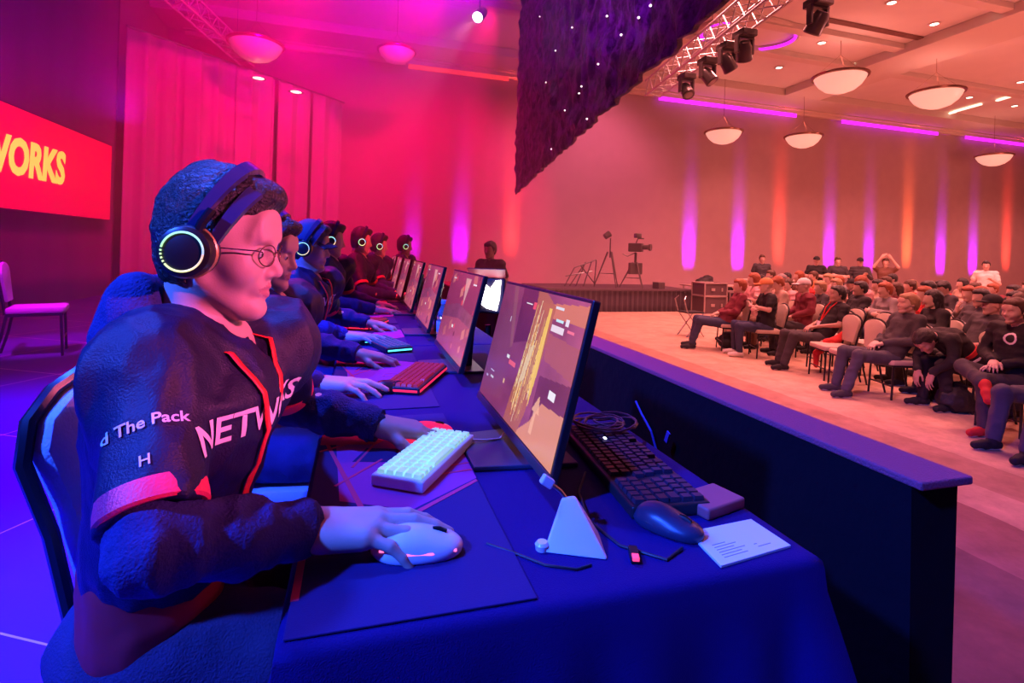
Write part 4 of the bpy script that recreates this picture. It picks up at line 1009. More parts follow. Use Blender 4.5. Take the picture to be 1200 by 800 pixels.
def make_monitor(warm, seed):
    root = empty('monitor', (0, 0, 0)); tilt = math.radians(13); T = Matrix.Rotation(tilt, 3, 'Y')   # lean top to +x
    c = Vector((0, 0, .205)); W, H = .57, .335
    MB().box(c+T @ Vector((.008, 0, 0)), (.016, W, H), T, bev=.003).build('bezel_frame', plas, root)
    MB().box(c+T @ Vector((.026, 0, -.01)), (.03, W*.62, H*.6), T, bev=.012).build('rear_housing', plas, root)
    MB().box(c+T @ Vector((-.0015, 0, -H/2+.009)), (.004, W, .018), T, bev=.001).build('chin', mat('bezel_sheen', (.03, .03, .045), .3), root)
    img = paint(seed, warm); h_, w_ = img.shape[:2]; V = []; Fc = []
    x0 = -W/2+.006; sw = W-.012; sz0 = -H/2+.02; sh = H-.027
    for j in range(h_+1):
        for i in range(w_+1): V.append(c + T @ Vector((-.001, -(x0+sw*i/w_), sz0+sh*(1-j/h_))))
    for j in range(h_):
        for i in range(w_): a = j*(w_+1)+i; Fc.append((a, a+w_+1, a+w_+2, a+1))
    s_ = meshobj('screen', V, Fc, screen_mat(), root, False)
    ca = s_.data.color_attributes.new('Picture', 'FLOAT_COLOR', 'CORNER'); arr = np.concatenate([img.reshape(-1, 3), np.ones((h_*w_, 1))], 1).astype(np.float32)
    ca.data.foreach_set('color', np.repeat(arr, 4, axis=0).ravel())
    mb = MB(); mb.box((.055, 0, .10), (.022, .06, .19), Matrix.Rotation(.05, 3, 'Y'), bev=.006); mb.box((.045, 0, .195), (.04, .07, .07), T, bev=.008); mb.build('stand', plas, root)
    mb = MB(); mb.prism([(-.13, -.10), (.09, -.125), (.09, .125), (-.13, .10)], .010, bev=.003); mb.build('base_plate', mat('stand_base_navy', (.04, .045, .10), .45), root)
    return root
mons = [make_monitor(0, 3), make_monitor(1, 5), make_monitor(1, 11)]
mlab = ['monitor in front of the player in glasses, golden weapon on its screen', 'second monitor in the row, next behind the nearest one', 'third monitor in the row, beside the water bottle', 'fourth monitor in the row', 'fifth monitor in the row', 'sixth monitor in the row', 'farthest monitor in the row']
for k in range(7):
    o = mons[k] if k < 3 else copy_tree(mons[1+(k % 2)])
    o.location = (.368, 1.135+.85*k, .7505); tag(o, mlab[k], 'monitor', 'monitors along the gaming tables')
# ------------------------------------------------------------------ keyboards, mice
def keyboard(loc, rz, w, d, cols, rows, case_m, key_m, label, thick=.022, numpad=False, glow=None, name='keyboard', tilt=.0):
    root = empty(name, loc, rot=(tilt, 0, rz)); tag(root, label, 'keyboard', 'keyboards on the gaming tables')
    MB().box((0, 0, thick/2), (w, d, thick), bev=.004).build('case', case_m, root)
    if glow:
        mb = MB(); mb.box((0, -d/2-.0006, thick*.5), (w*.96, .0022, thick*.3), bev=.0005); mb.box((w/2+.0006, 0, thick*.5), (.0022, d*.9, thick*.3), bev=.0005); mb.box((-w/2-.0006, 0, thick*.5), (.0022, d*.9, thick*.3), bev=.0005); mb.build('light_bar', glow, root)
    mb = MB(); rnd = random.Random(cols); px = (w-.014)/cols; py = (d-.014)/rows
    for r in range(rows):
        x = 0
        while x < cols-1e-6:
            kw = 1
            if r == 0 and 3 <= x < 4 and not numpad: kw = 6
            elif r in (1, 2, 3) and x == 0: kw = 1.5 if r == 3 else 2 if r == 1 else 1.75
            kw = min(kw, cols-x)
            if cols-x-kw < .6: kw = cols-x
            if numpad and (15 <= x < 15.9 or (r == rows-1 and x in (1, 6, 11))): x += 1; continue
            cx = -w/2+.007+(x+kw/2)*px; cy = -d/2+.007+(r+.5)*py
            a, b = px*kw*.5-.0011, py*.5-.0011; h = .0085
            z0 = thick-.001
            mb.add([(cx-a, cy-b, z0), (cx+a, cy-b, z0), (cx+a, cy+b, z0), (cx-a, cy+b, z0), (cx-a*.8, cy-b*.75, z0+h), (cx+a*.8, cy-b*.75, z0+h), (cx+a*.8, cy+b*.85, z0+h), (cx-a*.8, cy+b*.85, z0+h)],
                   [(4, 5, 6, 7), (0, 1, 5, 4), (1, 2, 6, 5), (2, 3, 7, 6), (3, 0, 4, 7)])
            x += kw
    mb.build('keycaps', key_m, root)
    return root
kw_case = mat('case_white', (.82, .80, .85), .35); kw_key = mat('keycap_pale_lit', (.75, .85, .85), .5, emit=(.35, .95, .85), es=.45)
kb_case = mat('case_black', (.02, .018, .025), .4); kb_key = mat('keycap_dark', (.035, .022, .045), .45); kr_key = mat('keycap_red_lit', (.10, .01, .02), .5, emit=(1, .03, .12), es=.22)
kc_key = mat('keycap_blue_lit', (.03, .05, .12), .5, emit=(.1, .3, 1), es=.15); gl_r = mat('glow_red', (.2, .0, .02), .4, emit=(1, .02, .08), es=1.3); gl_c = mat('glow_cyan', (.0, .2, .2), .4, emit=(.1, .9, 1), es=2.0)
ang = math.atan2(.213, .136)
keyboard((.151, 1.092, .7545), ang, .268, .108, 14, 5, kw_case, kw_key, 'compact white keyboard with pale lit keys beside the white mouse')
keyboard((.20, 1.78, .7545), math.atan2(.8, .35), .34, .125, 15, 6, kb_case, kr_key, 'red lit keyboard in front of the second player', glow=gl_r)
keyboard((.135, 2.42, .7545), math.atan2(.75, -.25)+.0, .30, .12, 15, 5, kb_case, kc_key, 'black keyboard with cyan lit edges of the player in the cap', glow=gl_c)
keyboard((.07, 3.08, .7545), math.atan2(.8, .3), .34, .12, 15, 6, kb_case, kr_key, 'red lit keyboard of the fourth player', glow=gl_r)
keyboard((.12, 3.95, .7545), math.atan2(.8, .2), .30, .12, 15, 5, kb_case, kc_key, 'cyan edged keyboard of the fifth player', glow=gl_c)
k2 = keyboard((.552, .985, .7505), math.atan2(-.386, -.045)+.02, .41, .148, 21, 6, kb_case, kb_key, 'full size black keyboard lying unused behind the nearest monitor', numpad=True)
MB().box((-.095, -.008, .0305), (.010, .006, .003), bev=.001).build('indicator_light', mat('indicator_white', (.8, .8, .9), .4, emit=(.8, .85, 1), es=2.5), k2)
def mouse(loc, rz, m, glowm, label, s=1.0, stripe=None):
    root = empty('mouse', loc, rz); tag(root, label, 'mouse', 'computer mice')
    P = [ell((-.012, 0, .012), (.040*s, .030*s, .026*s), 0), ell((.030, 0, .009), (.034*s, .027*s, .018*s), .02), ell((.0, 0, .006), (.058*s, .028*s, .010*s), .01)]
    def cut(A, PP): return np.maximum(A, -(PP[2]+0*PP[0]+0*PP[1])).astype(np.float32)
    sdf_obj('shell', P+[('f', cut)], .0018, m, root)
    mb = MB(); mb.tube([(.024, 0, .030*s), (.034, 0, .0295*s), (.044, 0, .0255*s)], .0035, 8); mb.build('scroll_wheel', plas, root, True)
    for sg in (1, -1):
        mb = MB(); mb.tube([(-.045*s, sg*.016*s, .014*s), (-.02*s, sg*.029*s, .014*s), (.02*s, sg*.0275*s, .012*s), (.052*s, sg*.018*s, .010*s)], .0022*s, 6); mb.build('light_strip', glowm, root, True)
    return root
white_sh = mat('shell_white', (.85, .78, .85), .25, coat=.5); gl_p = mat('glow_pink', (.5, .1, .3), .4, emit=(1, .12, .35), es=2.2)
red_sh = mat('shell_red_glow', (.7, .02, .06), .3, emit=(1, .02, .10), es=.8)
M1 = mouse((.093, .772, .754), -.12, white_sh, gl_p, 'glossy white mouse with pink glow under the hand of the player in glasses', 1.12)
mouse((.165, 1.235, .754), .3, red_sh, gl_r, 'red glowing mouse behind the white keyboard', 1.1)
mouse((.10, 1.66, .754), .1, plas, gl_r, 'black mouse with red light under the hand of the second player')
mouse((.06, 2.50, .754), .1, plas, gl_c, 'black mouse under the hand of the player in the cap'); 
mouse((.500, .752, .7505), -1.0, mat('shell_dark', (.03, .035, .08), .35), mat('glow_none', (.03, .03, .06), .4), 'black mouse lying at the end of the unused keyboard', .98)
# cable coil on top of the spare keyboard
rnd = random.Random(5); pts = []
for i in range(90):
    a = i*.42; r = .05+.014*math.sin(i*.31); pts.append(Vector((.585+r*1.15*math.cos(a)+.02*math.sin(i*.05), 1.155+r*.9*math.sin(a), .788+.006*math.sin(i*.7)+.0001*i)))
o = MB().tube(pts, .0026, 6).build('coiled_cable', mat('cable_brown', (.16, .06, .09), .4), None, True); tag(o, 'coiled cable lying on the end of the unused keyboard', 'cable')
o = MB().tube([Vector(p) for p in ((.262, 1.165, .768), (.29, 1.165, .765), (.33, 1.175, .762), (.355, 1.20, .775), (.37, 1.225, .80))], .0028, 8).build('keyboard_cable', cabw, None, True); tag(o, 'short white cable leaving the white keyboard', 'cable')
o = MB().tube([Vector(p) for p in ((.49, .69, .754), (.45, .67, .7525), (.40, .72, .7525), (.385, .80, .7525), (.41, .90, .7525), (.46, .98, .753))], .0022, 6).build('mouse_cable', cab, None, True); tag(o, 'black cable trailing from the unused black mouse', 'cable')
o = MB().tube([Vector(p) for p in ((.20, .77, .7545), (.235, .74, .7525), (.27, .70, .7525), (.31, .68, .7525), (.335, .685, .7525))], .0018, 6).build('mouse_cable', cab, None, True); tag(o, 'thin dark cable from the white mouse toward the bungee', 'cable')
# small reddish box under the keyboard end
o = MB().box((.625, .80, .7605), (.10, .07, .02), Matrix.Rotation(.25, 3, 'Z'), bev=.004).build('wrist_rest', mat('rest_red', (.45, .10, .12), .6)); tag(o, 'small reddish pad at the end of the unused keyboard', 'wrist rest')
# mouse bungee: white wedge with arm
bg = empty('mouse_bungee', (.33, .73, .7505)); tag(bg, 'white wedge shaped mouse bungee in front of the monitor base', 'mouse bungee')
wm = mat('bungee_white', (.80, .72, .85), .4)
A = Vector((-.052, .002, 0)); B = Vector((.036, -.040, 0)); Cc = Vector((.056, .035, 0)); Dd = Vector((-.02, .055, 0)); T1 = Vector((.000, .045, .058)); T2 = Vector((.018, .048, .058))
mb = MB(); V = [A, B, Cc, Dd, T1+Vector((-.006, -.004, 0)), T2+Vector((0, -.006, 0)), T2+Vector((0, .004, 0)), T1+Vector((-.006, .004, 0))]
bm = bmesh.new(); vs = [bm.verts.new(v) for v in V]
for f in ((3, 2, 1, 0), (4, 5, 6, 7), (0, 1, 5, 4), (1, 2, 6, 5), (2, 3, 7, 6), (3, 0, 4, 7)): bm.faces.new([vs[i] for i in f])
bmesh.ops.recalc_face_normals(bm, faces=bm.faces[:]); bmesh.ops.bevel(bm, geom=bm.edges[:], offset=.004, segments=3, profile=.5, affect='EDGES'); bm.verts.ensure_lookup_table(); bm.verts.index_update()
MB().add([v.co for v in bm.verts], [[v.index for v in f.verts] for f in bm.faces]).build('body', wm, bg, True); bm.free()
mb = MB(); mb.tube([(.006, .046, .050), (-.006, .052, .066), (-.022, .056, .078)], .0035, 8); mb.build('arm', metal, bg, True)
mb = MB(); mb.box((-.028, .056, .082), (.022, .012, .016), Matrix.Rotation(.6, 3, 'Y'), bev=.003); mb.build('cable_clip', white_sh, bg)
mb = MB(); mb.lathe([(0, 0), (.010, .0), (.011, .008), (.008, .012), (0, .012)], 16, (-.050, .012, .0)); mb.build('foot', white_sh, bg, True)
p = onz(743, 650, .755); rc_ = empty('usb_receiver', (p.x, p.y, .7505)); tag(rc_, 'tiny receiver with a red light on the tablecloth', 'receiver'); rc_.rotation_euler = (0, 0, 1.2)
MB().box((0, 0, .005), (.034, .014, .010), bev=.002).build('body', plas, rc_); MB().box((-.014, 0, .009), (.012, .010, .006), bev=.001).build('indicator_light', mat('indicator_red', (.6, .05, .1), .4, emit=(1, .05, .15), es=1.6), rc_)
# printed sheet
ps = empty('paper_sheet', (.592, .690, .7505)); tag(ps, 'white printed sheet on the near corner of the table', 'paper')
q = [(.527, .728), (.518, .636), (.663, .656), (.66, .739)]; q = [(x-.592, y-.690) for x, y in q]
paper_m = mat('paper_white', (.86, .88, .90), .7)
MB().prism(q, .0035).build('sheet', paper_m, ps)
ink = mat('ink_grey', (.30, .32, .45), .8); mb = MB()
ex = (Vector((*q[2], 0))-Vector((*q[1], 0))); ey = (Vector((*q[0], 0))-Vector((*q[1], 0)))
for i, (a, b, c) in enumerate([(.12, .45, .15), (.12, .40, .22), (.12, .48, .29), (.12, .36, .36), (.12, .42, .43), (.62, .80, .18), (.60, .64, .26), (.12, .30, .5)]):
    p0 = Vector((*q[1], 0))+ex*a+ey*c; p1 = Vector((*q[1], 0))+ex*b+ey*c; mb.box((p0+p1)/2+Vector((0, 0, .0037)), ((p1-p0).length, .0012, .0004), frame(p1-p0))
mb.build('printed_lines', ink, ps)
# water bottle
wb = empty('water_bottle', (.395, 2.45, .7505)); tag(wb, 'clear plastic water bottle standing between two monitors', 'bottle')
clear = mat('bottle_plastic', (.6, .8, 1.0), .08, trans=.85); 
MB().lathe([(0, 0), (.030, .0), (.033, .006), (.033, .05), (.031, .055), (.033, .06), (.033, .12), (.031, .125), (.033, .13), (.030, .155), (.016, .185), (.013, .19), (.013, .205), (0, .205)], 24).build('body', clear, wb, True)
MB().lathe([(.0335, .065), (.0342, .066), (.0342, .115), (.0335, .116)], 24).build('paper_label', mat('bottle_label', (.35, .45, .9), .5), wb, True)
MB().lathe([(0, .215), (.0145, .215), (.0155, .212), (.0155, .198), (.0145, .196)], 20).build('cap', mat('bottle_cap', (.3, .4, .9), .4), wb, True)
# glaring stage lamp on its stand behind the second monitor
gl = empty('stage_lamp', (.86, 3.45, 0)); tag(gl, 'glaring white stage lamp behind the nearest monitors', 'stage light')
mb = MB(); mb.tube([(0, 0, .70), (0, 0, .30)], .02, 10)
for k in range(3): a = k*2*PI/3; mb.tube([(0, 0, .34), (.24*math.cos(a)*.5, .24*math.sin(a)*.5, .02)], .012, 8)
mb.build('stand', pipe_m, gl, True)
fw = (CAM-Vector((.86, 3.45, .9))); fw = Vector((-.45, -.9, .1)).normalized(); Rg = frame(fw)
MB().box((0, 0, .90), (.10, .24, .24), Rg, bev=.015).build('lamp_housing', fix_m, gl)
hot = mat('lamp_glare', (.9, .9, .9), .4, emit=(1, .93, .98), es=14)
poly = [(-.085, -.03), (-.09, .07), (-.065, .10), (-.045, .05), (-.01, .07), (.02, .045), (.055, .10), (.09, .105), (.085, -.02), (.07, -.10), (.0, -.085)]
mb = MB(); R2 = Rg @ Matrix(((0, 0, 1), (1, 0, 0), (0, 1, 0)))
mb.prism(poly, .004, Vector((0, 0, .90))+Rg @ Vector((.052, 0, 0)), R2); mb.build('light_panel', hot, gl)
mb = MB(); mb.add([Vector((0, 0, .90))+Rg @ Vector(v) for v in ((.05, -.12, .12), (.05, .12, .12), (-.02, .12, .135), (-.02, -.12, .135), (.13, -.13, .17), (.13, .13, .17), (.13, .13, .175), (.13, -.13, .175))], [(0, 1, 5, 4), (3, 2, 6, 7), (4, 5, 6, 7)]); mb.build('barn_door', mat('barn_door_red', (.6, .05, .08), .5), gl)
# ------------------------------------------------------------------ chairs
pad_b = mat('chair_pad_beige', (.62, .52, .42), .75, bump=.3, bscale=200); pad_l = mat('chair_pad_pale', (.55, .58, .70), .75, bump=.3, bscale=200); chf = mat('chair_frame_black', (.015, .015, .02), .3)
def chair_mesh(pad, name='banquet_chair'):
    root = empty(name)
    # backrest: crown shape wider at the top, tilted back
    T = Matrix.Rotation(-.14, 3, 'Y')
    def prof(w0, w1, h0, h1, n=8):
        pts = [(-w0, h0), (w0, h0), (w0+(w1-w0)*.5, h0+(h1-h0)*.45), (w1, h0+(h1-h0)*.72)]
        for i in range(1, n): a = PI*i/n; pts.append((w1*math.cos(a)*1.0, h0+(h1-h0)*.72+(h1-h0)*.28*math.sin(a)**.8))
        pts += [(-w1, h0+(h1-h0)*.72), (-(w0+(w1-w0)*.5), h0+(h1-h0)*.45)]
        return pts
    R = Matrix(((0, 0, 1), (1, 0, 0), (0, 1, 0)))   # prism xy -> world yz, extrude +x
    MB().prism(prof(.13, .20, .10, .47), .045, T @ Vector((-.215, 0, 0))+Vector((0, 0, .44)), T @ R, bev=.012).build('backrest', pad, root, True)
    rim = prof(.14, .213, .02, .485)
    pts = [T @ Vector((-.205, y, z))+Vector((0, 0, .44)) for y, z in rim[2:] ]
    pts = [Vector((-.20, .165, .40)), T @ Vector((-.205, .15, .05))+Vector((0, 0, .44))] + pts + [T @ Vector((-.205, -.15, .05))+Vector((0, 0, .44)), Vector((-.20, -.165, .40))]
    MB().tube(pts, .0125, 8).build('back_frame', chf, root, True)
    MB().prism([(-.20, -.19), (.20, -.215), (.225, -.18), (.225, .18), (.20, .215), (-.20, .19)], .06, (0, 0, .405), bev=.018).build('seat', pad, root, True)
    MB().tube([(-.19, -.18, .395), (.20, -.20, .395), (.20, .20, .395), (-.19, .18, .395)], .012, 8, closed=True).build('seat_frame', chf, root, True)
    for sg in (1, -1):
        MB().tube([(.19, sg*.195, .40), (.21, sg*.20, .0)], .012, 8).build('leg', chf, root, True)
        MB().tube([(-.19, sg*.175, .40), (-.22, sg*.18, .2), (-.27, sg*.185, .0)], .012, 8).build('leg', chf, root, True)
    MB().tube([(.205, -.2, .16), (.205, .2, .16)], .008, 6).build('stretcher', chf, root, True)
    return root
# chair of the player in glasses: tall pale back twisted toward the camera
proto = chair_mesh(pad_l); proto.location = (-.215, 1.17, 0); proto.rotation_euler = (0, 0, -.34); proto.scale = (1, 1, 1.08)
tag(proto, 'banquet chair with pale pad and black frame under the player in glasses', 'chair', 'banquet chairs on the stage')
for k, (ox, oy) in enumerate([(0, .85), (0, 1.7), (.04, 2.6), (.23, 3.6)]):
    c = copy_tree(proto); c.location = (-.33+ox, 1.04+oy, 0); c.rotation_euler = (0, 0, 0); c.scale = (1, 1, 1)
    tag(c, 'banquet chair under the ' + ['second player', 'player in the cap', 'fourth player', 'fifth player'][k], 'chair', 'banquet chairs on the stage')
c = copy_tree(proto); cc = onz(22, 412, 0); c.location = (cc.x+.22, cc.y-.15, 0); c.rotation_euler = (0, 0, .35); c.scale = (1.08, 1.08, 1.08); tag(c, 'empty banquet chair standing alone on the stage near the black drape', 'chair', 'banquet chairs on the stage')
# ------------------------------------------------------------------ players in their seats
def crowd_mats(): pass
make_player(0, 0, 0, .003, hero=True, head_yaw=-.14, head_pitch=.12, glasses_on=True, specs='thin wire glasses on the nearest player',
            label='nearest player, glasses, black jersey over a navy hoodie, hand on white mouse', hs_label='headset with rainbow ring on the player in glasses', hairk='short')
make_player(1, -.05, .84, .0045, head_yaw=-.22, head_pitch=.16, label='second player, dark fringe, black jersey with white lettering, behind the one in glasses', hs_label='headset worn by the second player', hairk='fringe', crown=-.02, sleeve='plain')
make_player(2, 0.0, 1.70, .006, head_yaw=-.10, head_pitch=.12, cap=True, label='third player, wearing a navy cap and black jersey', hs_label='headset worn over the navy cap', crown=.0, sleeve='plain')
far_t = mat('jersey_red', (.45, .04, .05), .6)
red_arms = dict(elR=(-.20, .70, .85), wrR=(.06, .86, .79), elL=(-.12, 1.30, .85), wrL=(.09, 1.20, .79), dR=(.95, .05, -.08), dL=(.95, -.1, -.08))
hf = ['fourth player of the row, in red light, arms on the table', 'fifth player of the row, in red light', 'sixth player of the row, in red light', 'farthest player of the row, in red light']
for k, (ox, oy, cr) in enumerate([(.045, 2.77, .05), (.245, 3.755, .06), (.42, 4.535, .03), (.74, 5.28, .04)]):
    make_player(3+k, ox, oy, .010, far=True, head_yaw=.1, head_pitch=.08, label=hf[k], hs_label='headset worn by the ' + ['fourth', 'fifth', 'sixth', 'farthest'][k] + ' player', crown=cr, arms=red_arms, hairk='short', trim=far_t)
# ------------------------------------------------------------------ spectators
POSE = {}
def pose(name):
    P = dict(pel=(0, 0, .50), chest=(-.05, 0, .88), neck=(-.04, 0, 1.03), head=(0.0, 0, 1.17), hy=0, hp=.05, el=[(-.02, .26, .78), (-.02, -.26, .78)], wr=[(.22, .12, .66), (.22, -.12, .66)],
             hd=[(.8, -.5, -.2), (.8, .5, -.2)], kn=[(.43, .12, .50), (.43, -.12, .50)], an=[(.42, .13, .09), (.42, -.13, .09)], toe=[(1, .15, 0), (1, -.15, 0)], sh=.19)
    if name == 'fold': P.update(el=[(.03, .27, .80), (.03, -.27, .80)], wr=[(.20, -.06, .82), (.22, .06, .78)], hd=[(0, -1, 0), (0, 1, 0)])
    if name == 'slouch': P.update(pel=(.10, 0, .49), chest=(-.12, 0, .83), neck=(-.16, 0, .98), head=(-.14, 0, 1.12), kn=[(.52, .13, .50), (.52, -.15, .50)], an=[(.66, .14, .09), (.60, -.16, .09)], el=[(-.05, .25, .70), (-.05, -.25, .70)], wr=[(.17, .05, .64), (.19, -.05, .64)], hp=-.05)
    if name == 'lean': P.update(chest=(.16, 0, .84), neck=(.22, 0, .97), head=(.30, 0, 1.09), hp=.15, el=[(.32, .20, .68), (.32, -.20, .68)], wr=[(.46, .03, .78), (.46, -.03, .78)], hd=[(.2, -.3, .9), (.2, .3, .9)])
    if name == 'phone': P.update(hp=.45, el=[(.02, .25, .76), (.02, -.25, .76)], wr=[(.24, .05, .86), (.24, -.05, .86)], hd=[(.6, -.2, .6), (.6, .2, .6)])
    if name == 'look': P.update(hy=.5, wr=[(.25, .10, .62), (.12, -.05, .88)], hd=[(.8, 0, -.3), (.1, .2, .9)])
    if name == 'bend': P.update(pel=(-.02, 0, .52), chest=(.30, .02, .78), neck=(.44, .02, .80), head=(.58, .05, .76), hp=1.0, el=[(.42, .24, .58), (.42, -.22, .56)], wr=[(.56, .12, .42), (.56, -.06, .42)], hd=[(.3, 0, -.9), (.3, 0, -.9)], sh=.18, an=[(.36, .12, .09), (.44, -.13, .09)])
    if name == 'crossed': P.update(kn=[(.44, .08, .52), (.38, -.16, .60)], an=[(.44, .10, .09), (.50, .12, .50)], toe=[(1, 0, 0), (.5, .5, -.6)], hp=.05, el=[(-.05, .27, .74), (.0, -.27, .74)], wr=[(.18, .04, .66), (.20, -.02, .68)])
    if name in ('stand', 'standfold', 'raise', 'standhand'):
        P.update(pel=(0, 0, .95), chest=(0, 0, 1.30), neck=(0, 0, 1.46), head=(.03, 0, 1.62), kn=[(.02, .10, .50), (.02, -.10, .50)], an=[(0, .11, .09), (0, -.11, .09)],
                 el=[(-.03, .27, 1.16), (-.03, -.27, 1.16)], wr=[(.12, .24, .94), (.12, -.24, .94)], hd=[(.3, 0, -.9), (.3, 0, -.9)])
    if name == 'standfold': P.update(el=[(.04, .28, 1.16), (.04, -.28, 1.16)], wr=[(.22, -.07, 1.20), (.24, .07, 1.16)], hd=[(0, -1, 0), (0, 1, 0)])
    if name == 'raise': P.update(el=[(.14, .28, 1.50), (.14, -.28, 1.50)], wr=[(.16, .12, 1.74), (.16, -.12, 1.74)], hd=[(.1, -.6, .8), (.1, .6, .8)])
    if name == 'standhand': P.update(el=[(.10, .27, 1.14), (-.03, -.27, 1.16)], wr=[(.30, .10, 1.26), (.12, -.24, .94)], hd=[(.8, -.3, .4), (.3, 0, -.9)])
    return P
MCACHE = {}
def figure_meshes(pname, hairk, short, h, seed):
    key = (pname, hairk, short, h, seed)
    if key in MCACHE: return MCACHE[key]
    P = pose(pname); V_ = Vector; out = {}
    pel, chest, neck, head = (V_(P[q]) for q in ('pel', 'chest', 'neck', 'head'))
    hR = rotR(P['hy'], P['hp'], 0); up = (neck-chest).normalized()
    sh = [lerp(chest, neck, .72)+V_((0, P['sh'], 0)), lerp(chest, neck, .72)+V_((0, -P['sh'], 0))]
    G = head_prims(head, hR, 1.0, h < .011, neck)
    G += [con(neck, .05, chest, .09, .03), con(chest, .09, pel, .09, .02), con(sh[0], .04, sh[1], .04, .04)]
    for i in (0, 1):
        el, wr = V_(P['el'][i]), V_(P['wr'][i]); hd = V_(P['hd'][i]).normalized()
        G += [con(sh[i], .046, el, .038, .02), con(el, .038, wr, .026, .015)]
        n = V_((1, 0, 0)) if abs(hd.z) > .7 else V_((0, 0, 1)) if abs(hd.x) > .5 else V_((.9, 0, .3))
        G += hand_prims(wr, hd, n, V_((0, -1 if i == 0 else 1, .1)) if abs(hd.y) < .6 else V_((0, 0, 1)), (.25, .4, .3), .12, 1.05)
        hip = pel+V_((0, (.09, -.09)[i], -.02)); kn, an = V_(P['kn'][i]), V_(P['an'][i]); G += [con(hip, .06, kn, .045, .03), con(kn, .045, an, .036, .02)]
    out['body'] = sdf_mesh(G, h)
    T = [con(pel+V_((0, -.06, 0)), .115, chest+V_((0, -.065, 0)), .115, .05), con(pel+V_((0, .06, 0)), .115, chest+V_((0, .065, 0)), .115, .05)]
    for i in (0, 1):
        el, wr = V_(P['el'][i]), V_(P['wr'][i]); sg = (1, -1)[i]
        T += [con(chest+V_((0, sg*.06, .02)), .10, sh[i]-V_((0, sg*.03, .02)), .07, .05), con(sh[i]-V_((0, sg*.02, 0)), .06, neck-up*.02, .055, .04)]
        if short: T += [con(sh[i], .062, lerp(sh[i], el, .62), .062, .03)]
        else: T += [con(sh[i], .062, el, .054, .03), con(el, .054, lerp(el, wr, .92), .040, .02)]
    T += [sub(con(neck+(head-neck)*.25, .052, head, .06, .01))]
    out['top'] = sdf_mesh(T, h, fold(.014, 9, seed, (1, 1, 1.4)))
    hf_ = .13 if 'stand' in pname or pname == 'raise' else .0
    G = [ell(pel+V_((0, 0, -.01)), (.135, .17, .12 if hf_ else .10), 0)]
    for i in (0, 1):
        hip = pel+V_((0, (.09, -.09)[i], -.02)); kn, an = V_(P['kn'][i]), V_(P['an'][i])
        G += [con(hip, .088, kn, .066, .04), con(kn, .066, lerp(kn, an, .95), .052, .03)]
    out['trousers'] = sdf_mesh(G, h, fold(.012, 11, seed+3))
    for i in (0, 1):
        an = V_(P['an'][i]); t = V_(P['toe'][i]).normalized(); dn = V_((0, 0, -.045)) if abs(t.z) < .3 else (V_(P['an'][i])-V_(P['kn'][i])).normalized()*.045
        G = [con(an+dn-t*.04, .040, an+dn+t*.08, .040, .02), con(an+dn+t*.08, .040, an+dn*1.15+t*.16, .034, .02), con(an, .045, an+dn*.6, .045, .02)]
        def flat(A, PP, an=an): return np.maximum(A, .004-(PP[2]+0*PP[0]+0*PP[1])).astype(np.float32)
        out['shoe%d' % i] = sdf_mesh(G+[('f', flat)], min(h, .009)); 
        out['sole%d' % i] = sdf_mesh([con(an+dn*1.45-t*.045, .030, an+dn*1.45+t*.15, .028, .01), ('f', lambda A, PP: np.maximum(A, .002-(PP[2]+0*PP[0]+0*PP[1])).astype(np.float32))], min(h, .009))
    c = Vector(head); L = lambda x, y, z: c + hR @ Vector((x, y, z))
    if hairk != 'cap':
        HP = [ell(L(-.02, 0, .038), (.112, .088, .104), 0, hR), ell(L(-.055, 0, -.02), (.066, .068, .075), .03, hR)]
        if hairk == 'short': HP += [ell(L(.042, 0, .085), (.052, .064, .036), .02, hR)]
        if hairk == 'long': HP += [con(L(-.06, 0, 0), .07, L(-.085, 0, -.17), .055, .03), con(L(-.02, .062, 0), .03, L(-.03, .072, -.18), .028, .03), con(L(-.02, -.062, 0), .03, L(-.03, -.072, -.18), .028, .03)]
        HP += [hair_cut(c, hR, 1.0, 'long' if hairk == 'long' else 'short')]
        if hairk == 'bun': HP += [ell(L(-.10, 0, .09), (.04, .04, .04), .01)]
        if hairk == 'curly': HP += [ell(L(-.03, 0, .06), (.13, .115, .11), .02, hR), hair_cut(c, hR, 1.0, 'short')]
        out['hair'] = sdf_mesh(HP, min(h, .010), strands(c, hR, .006, seed))
    else:
        def cut(A, PP):
            X, Y, Z = PP[0]-c.x, PP[1]-c.y, PP[2]-c.z; Rt = hR.transposed(); z = Rt[2][0]*X+Rt[2][1]*Y+Rt[2][2]*Z
            return np.maximum(A, .030-z).astype(np.float32)
        out['hair'] = sdf_mesh([ell(L(-.012, 0, .04), (.113, .09, .10), 0, hR), ('f', cut), ell(L(.115, 0, .035), (.075, .065, .010), .006, hR)], min(h, .010))
    res = {}
    for k, (PV, Q) in out.items():
        me = bpy.data.meshes.new(pname+'_'+k); n = len(PV); me.vertices.add(n); me.vertices.foreach_set('co', PV.ravel())
        me.loops.add(len(Q)*4); me.loops.foreach_set('vertex_index', Q.astype(np.int32).ravel()); me.polygons.add(len(Q)); me.polygons.foreach_set('loop_start', np.arange(0, len(Q)*4, 4, dtype=np.int32))
        me.update(calc_edges=True); me.polygons.foreach_set('use_smooth', np.ones(len(Q), dtype=bool)); me.materials.append(None); res[k] = me
    MCACHE[key] = res
    return res
COLS = {'black': (.018, .016, .02), 'charcoal': (.06, .055, .065), 'grey': (.30, .27, .27), 'white': (.80, .76, .72), 'red': (.62, .03, .03), 'maroon': (.22, .03, .05), 'pink': (.75, .42, .42), 'beige': (.55, .42, .32), 'green': (.22, .45, .10), 'navy': (.04, .05, .12), 'brown': (.20, .10, .07), 'orange': (.75, .32, .12), 'lilac': (.50, .38, .58), 'denim': (.085, .085, .12)}
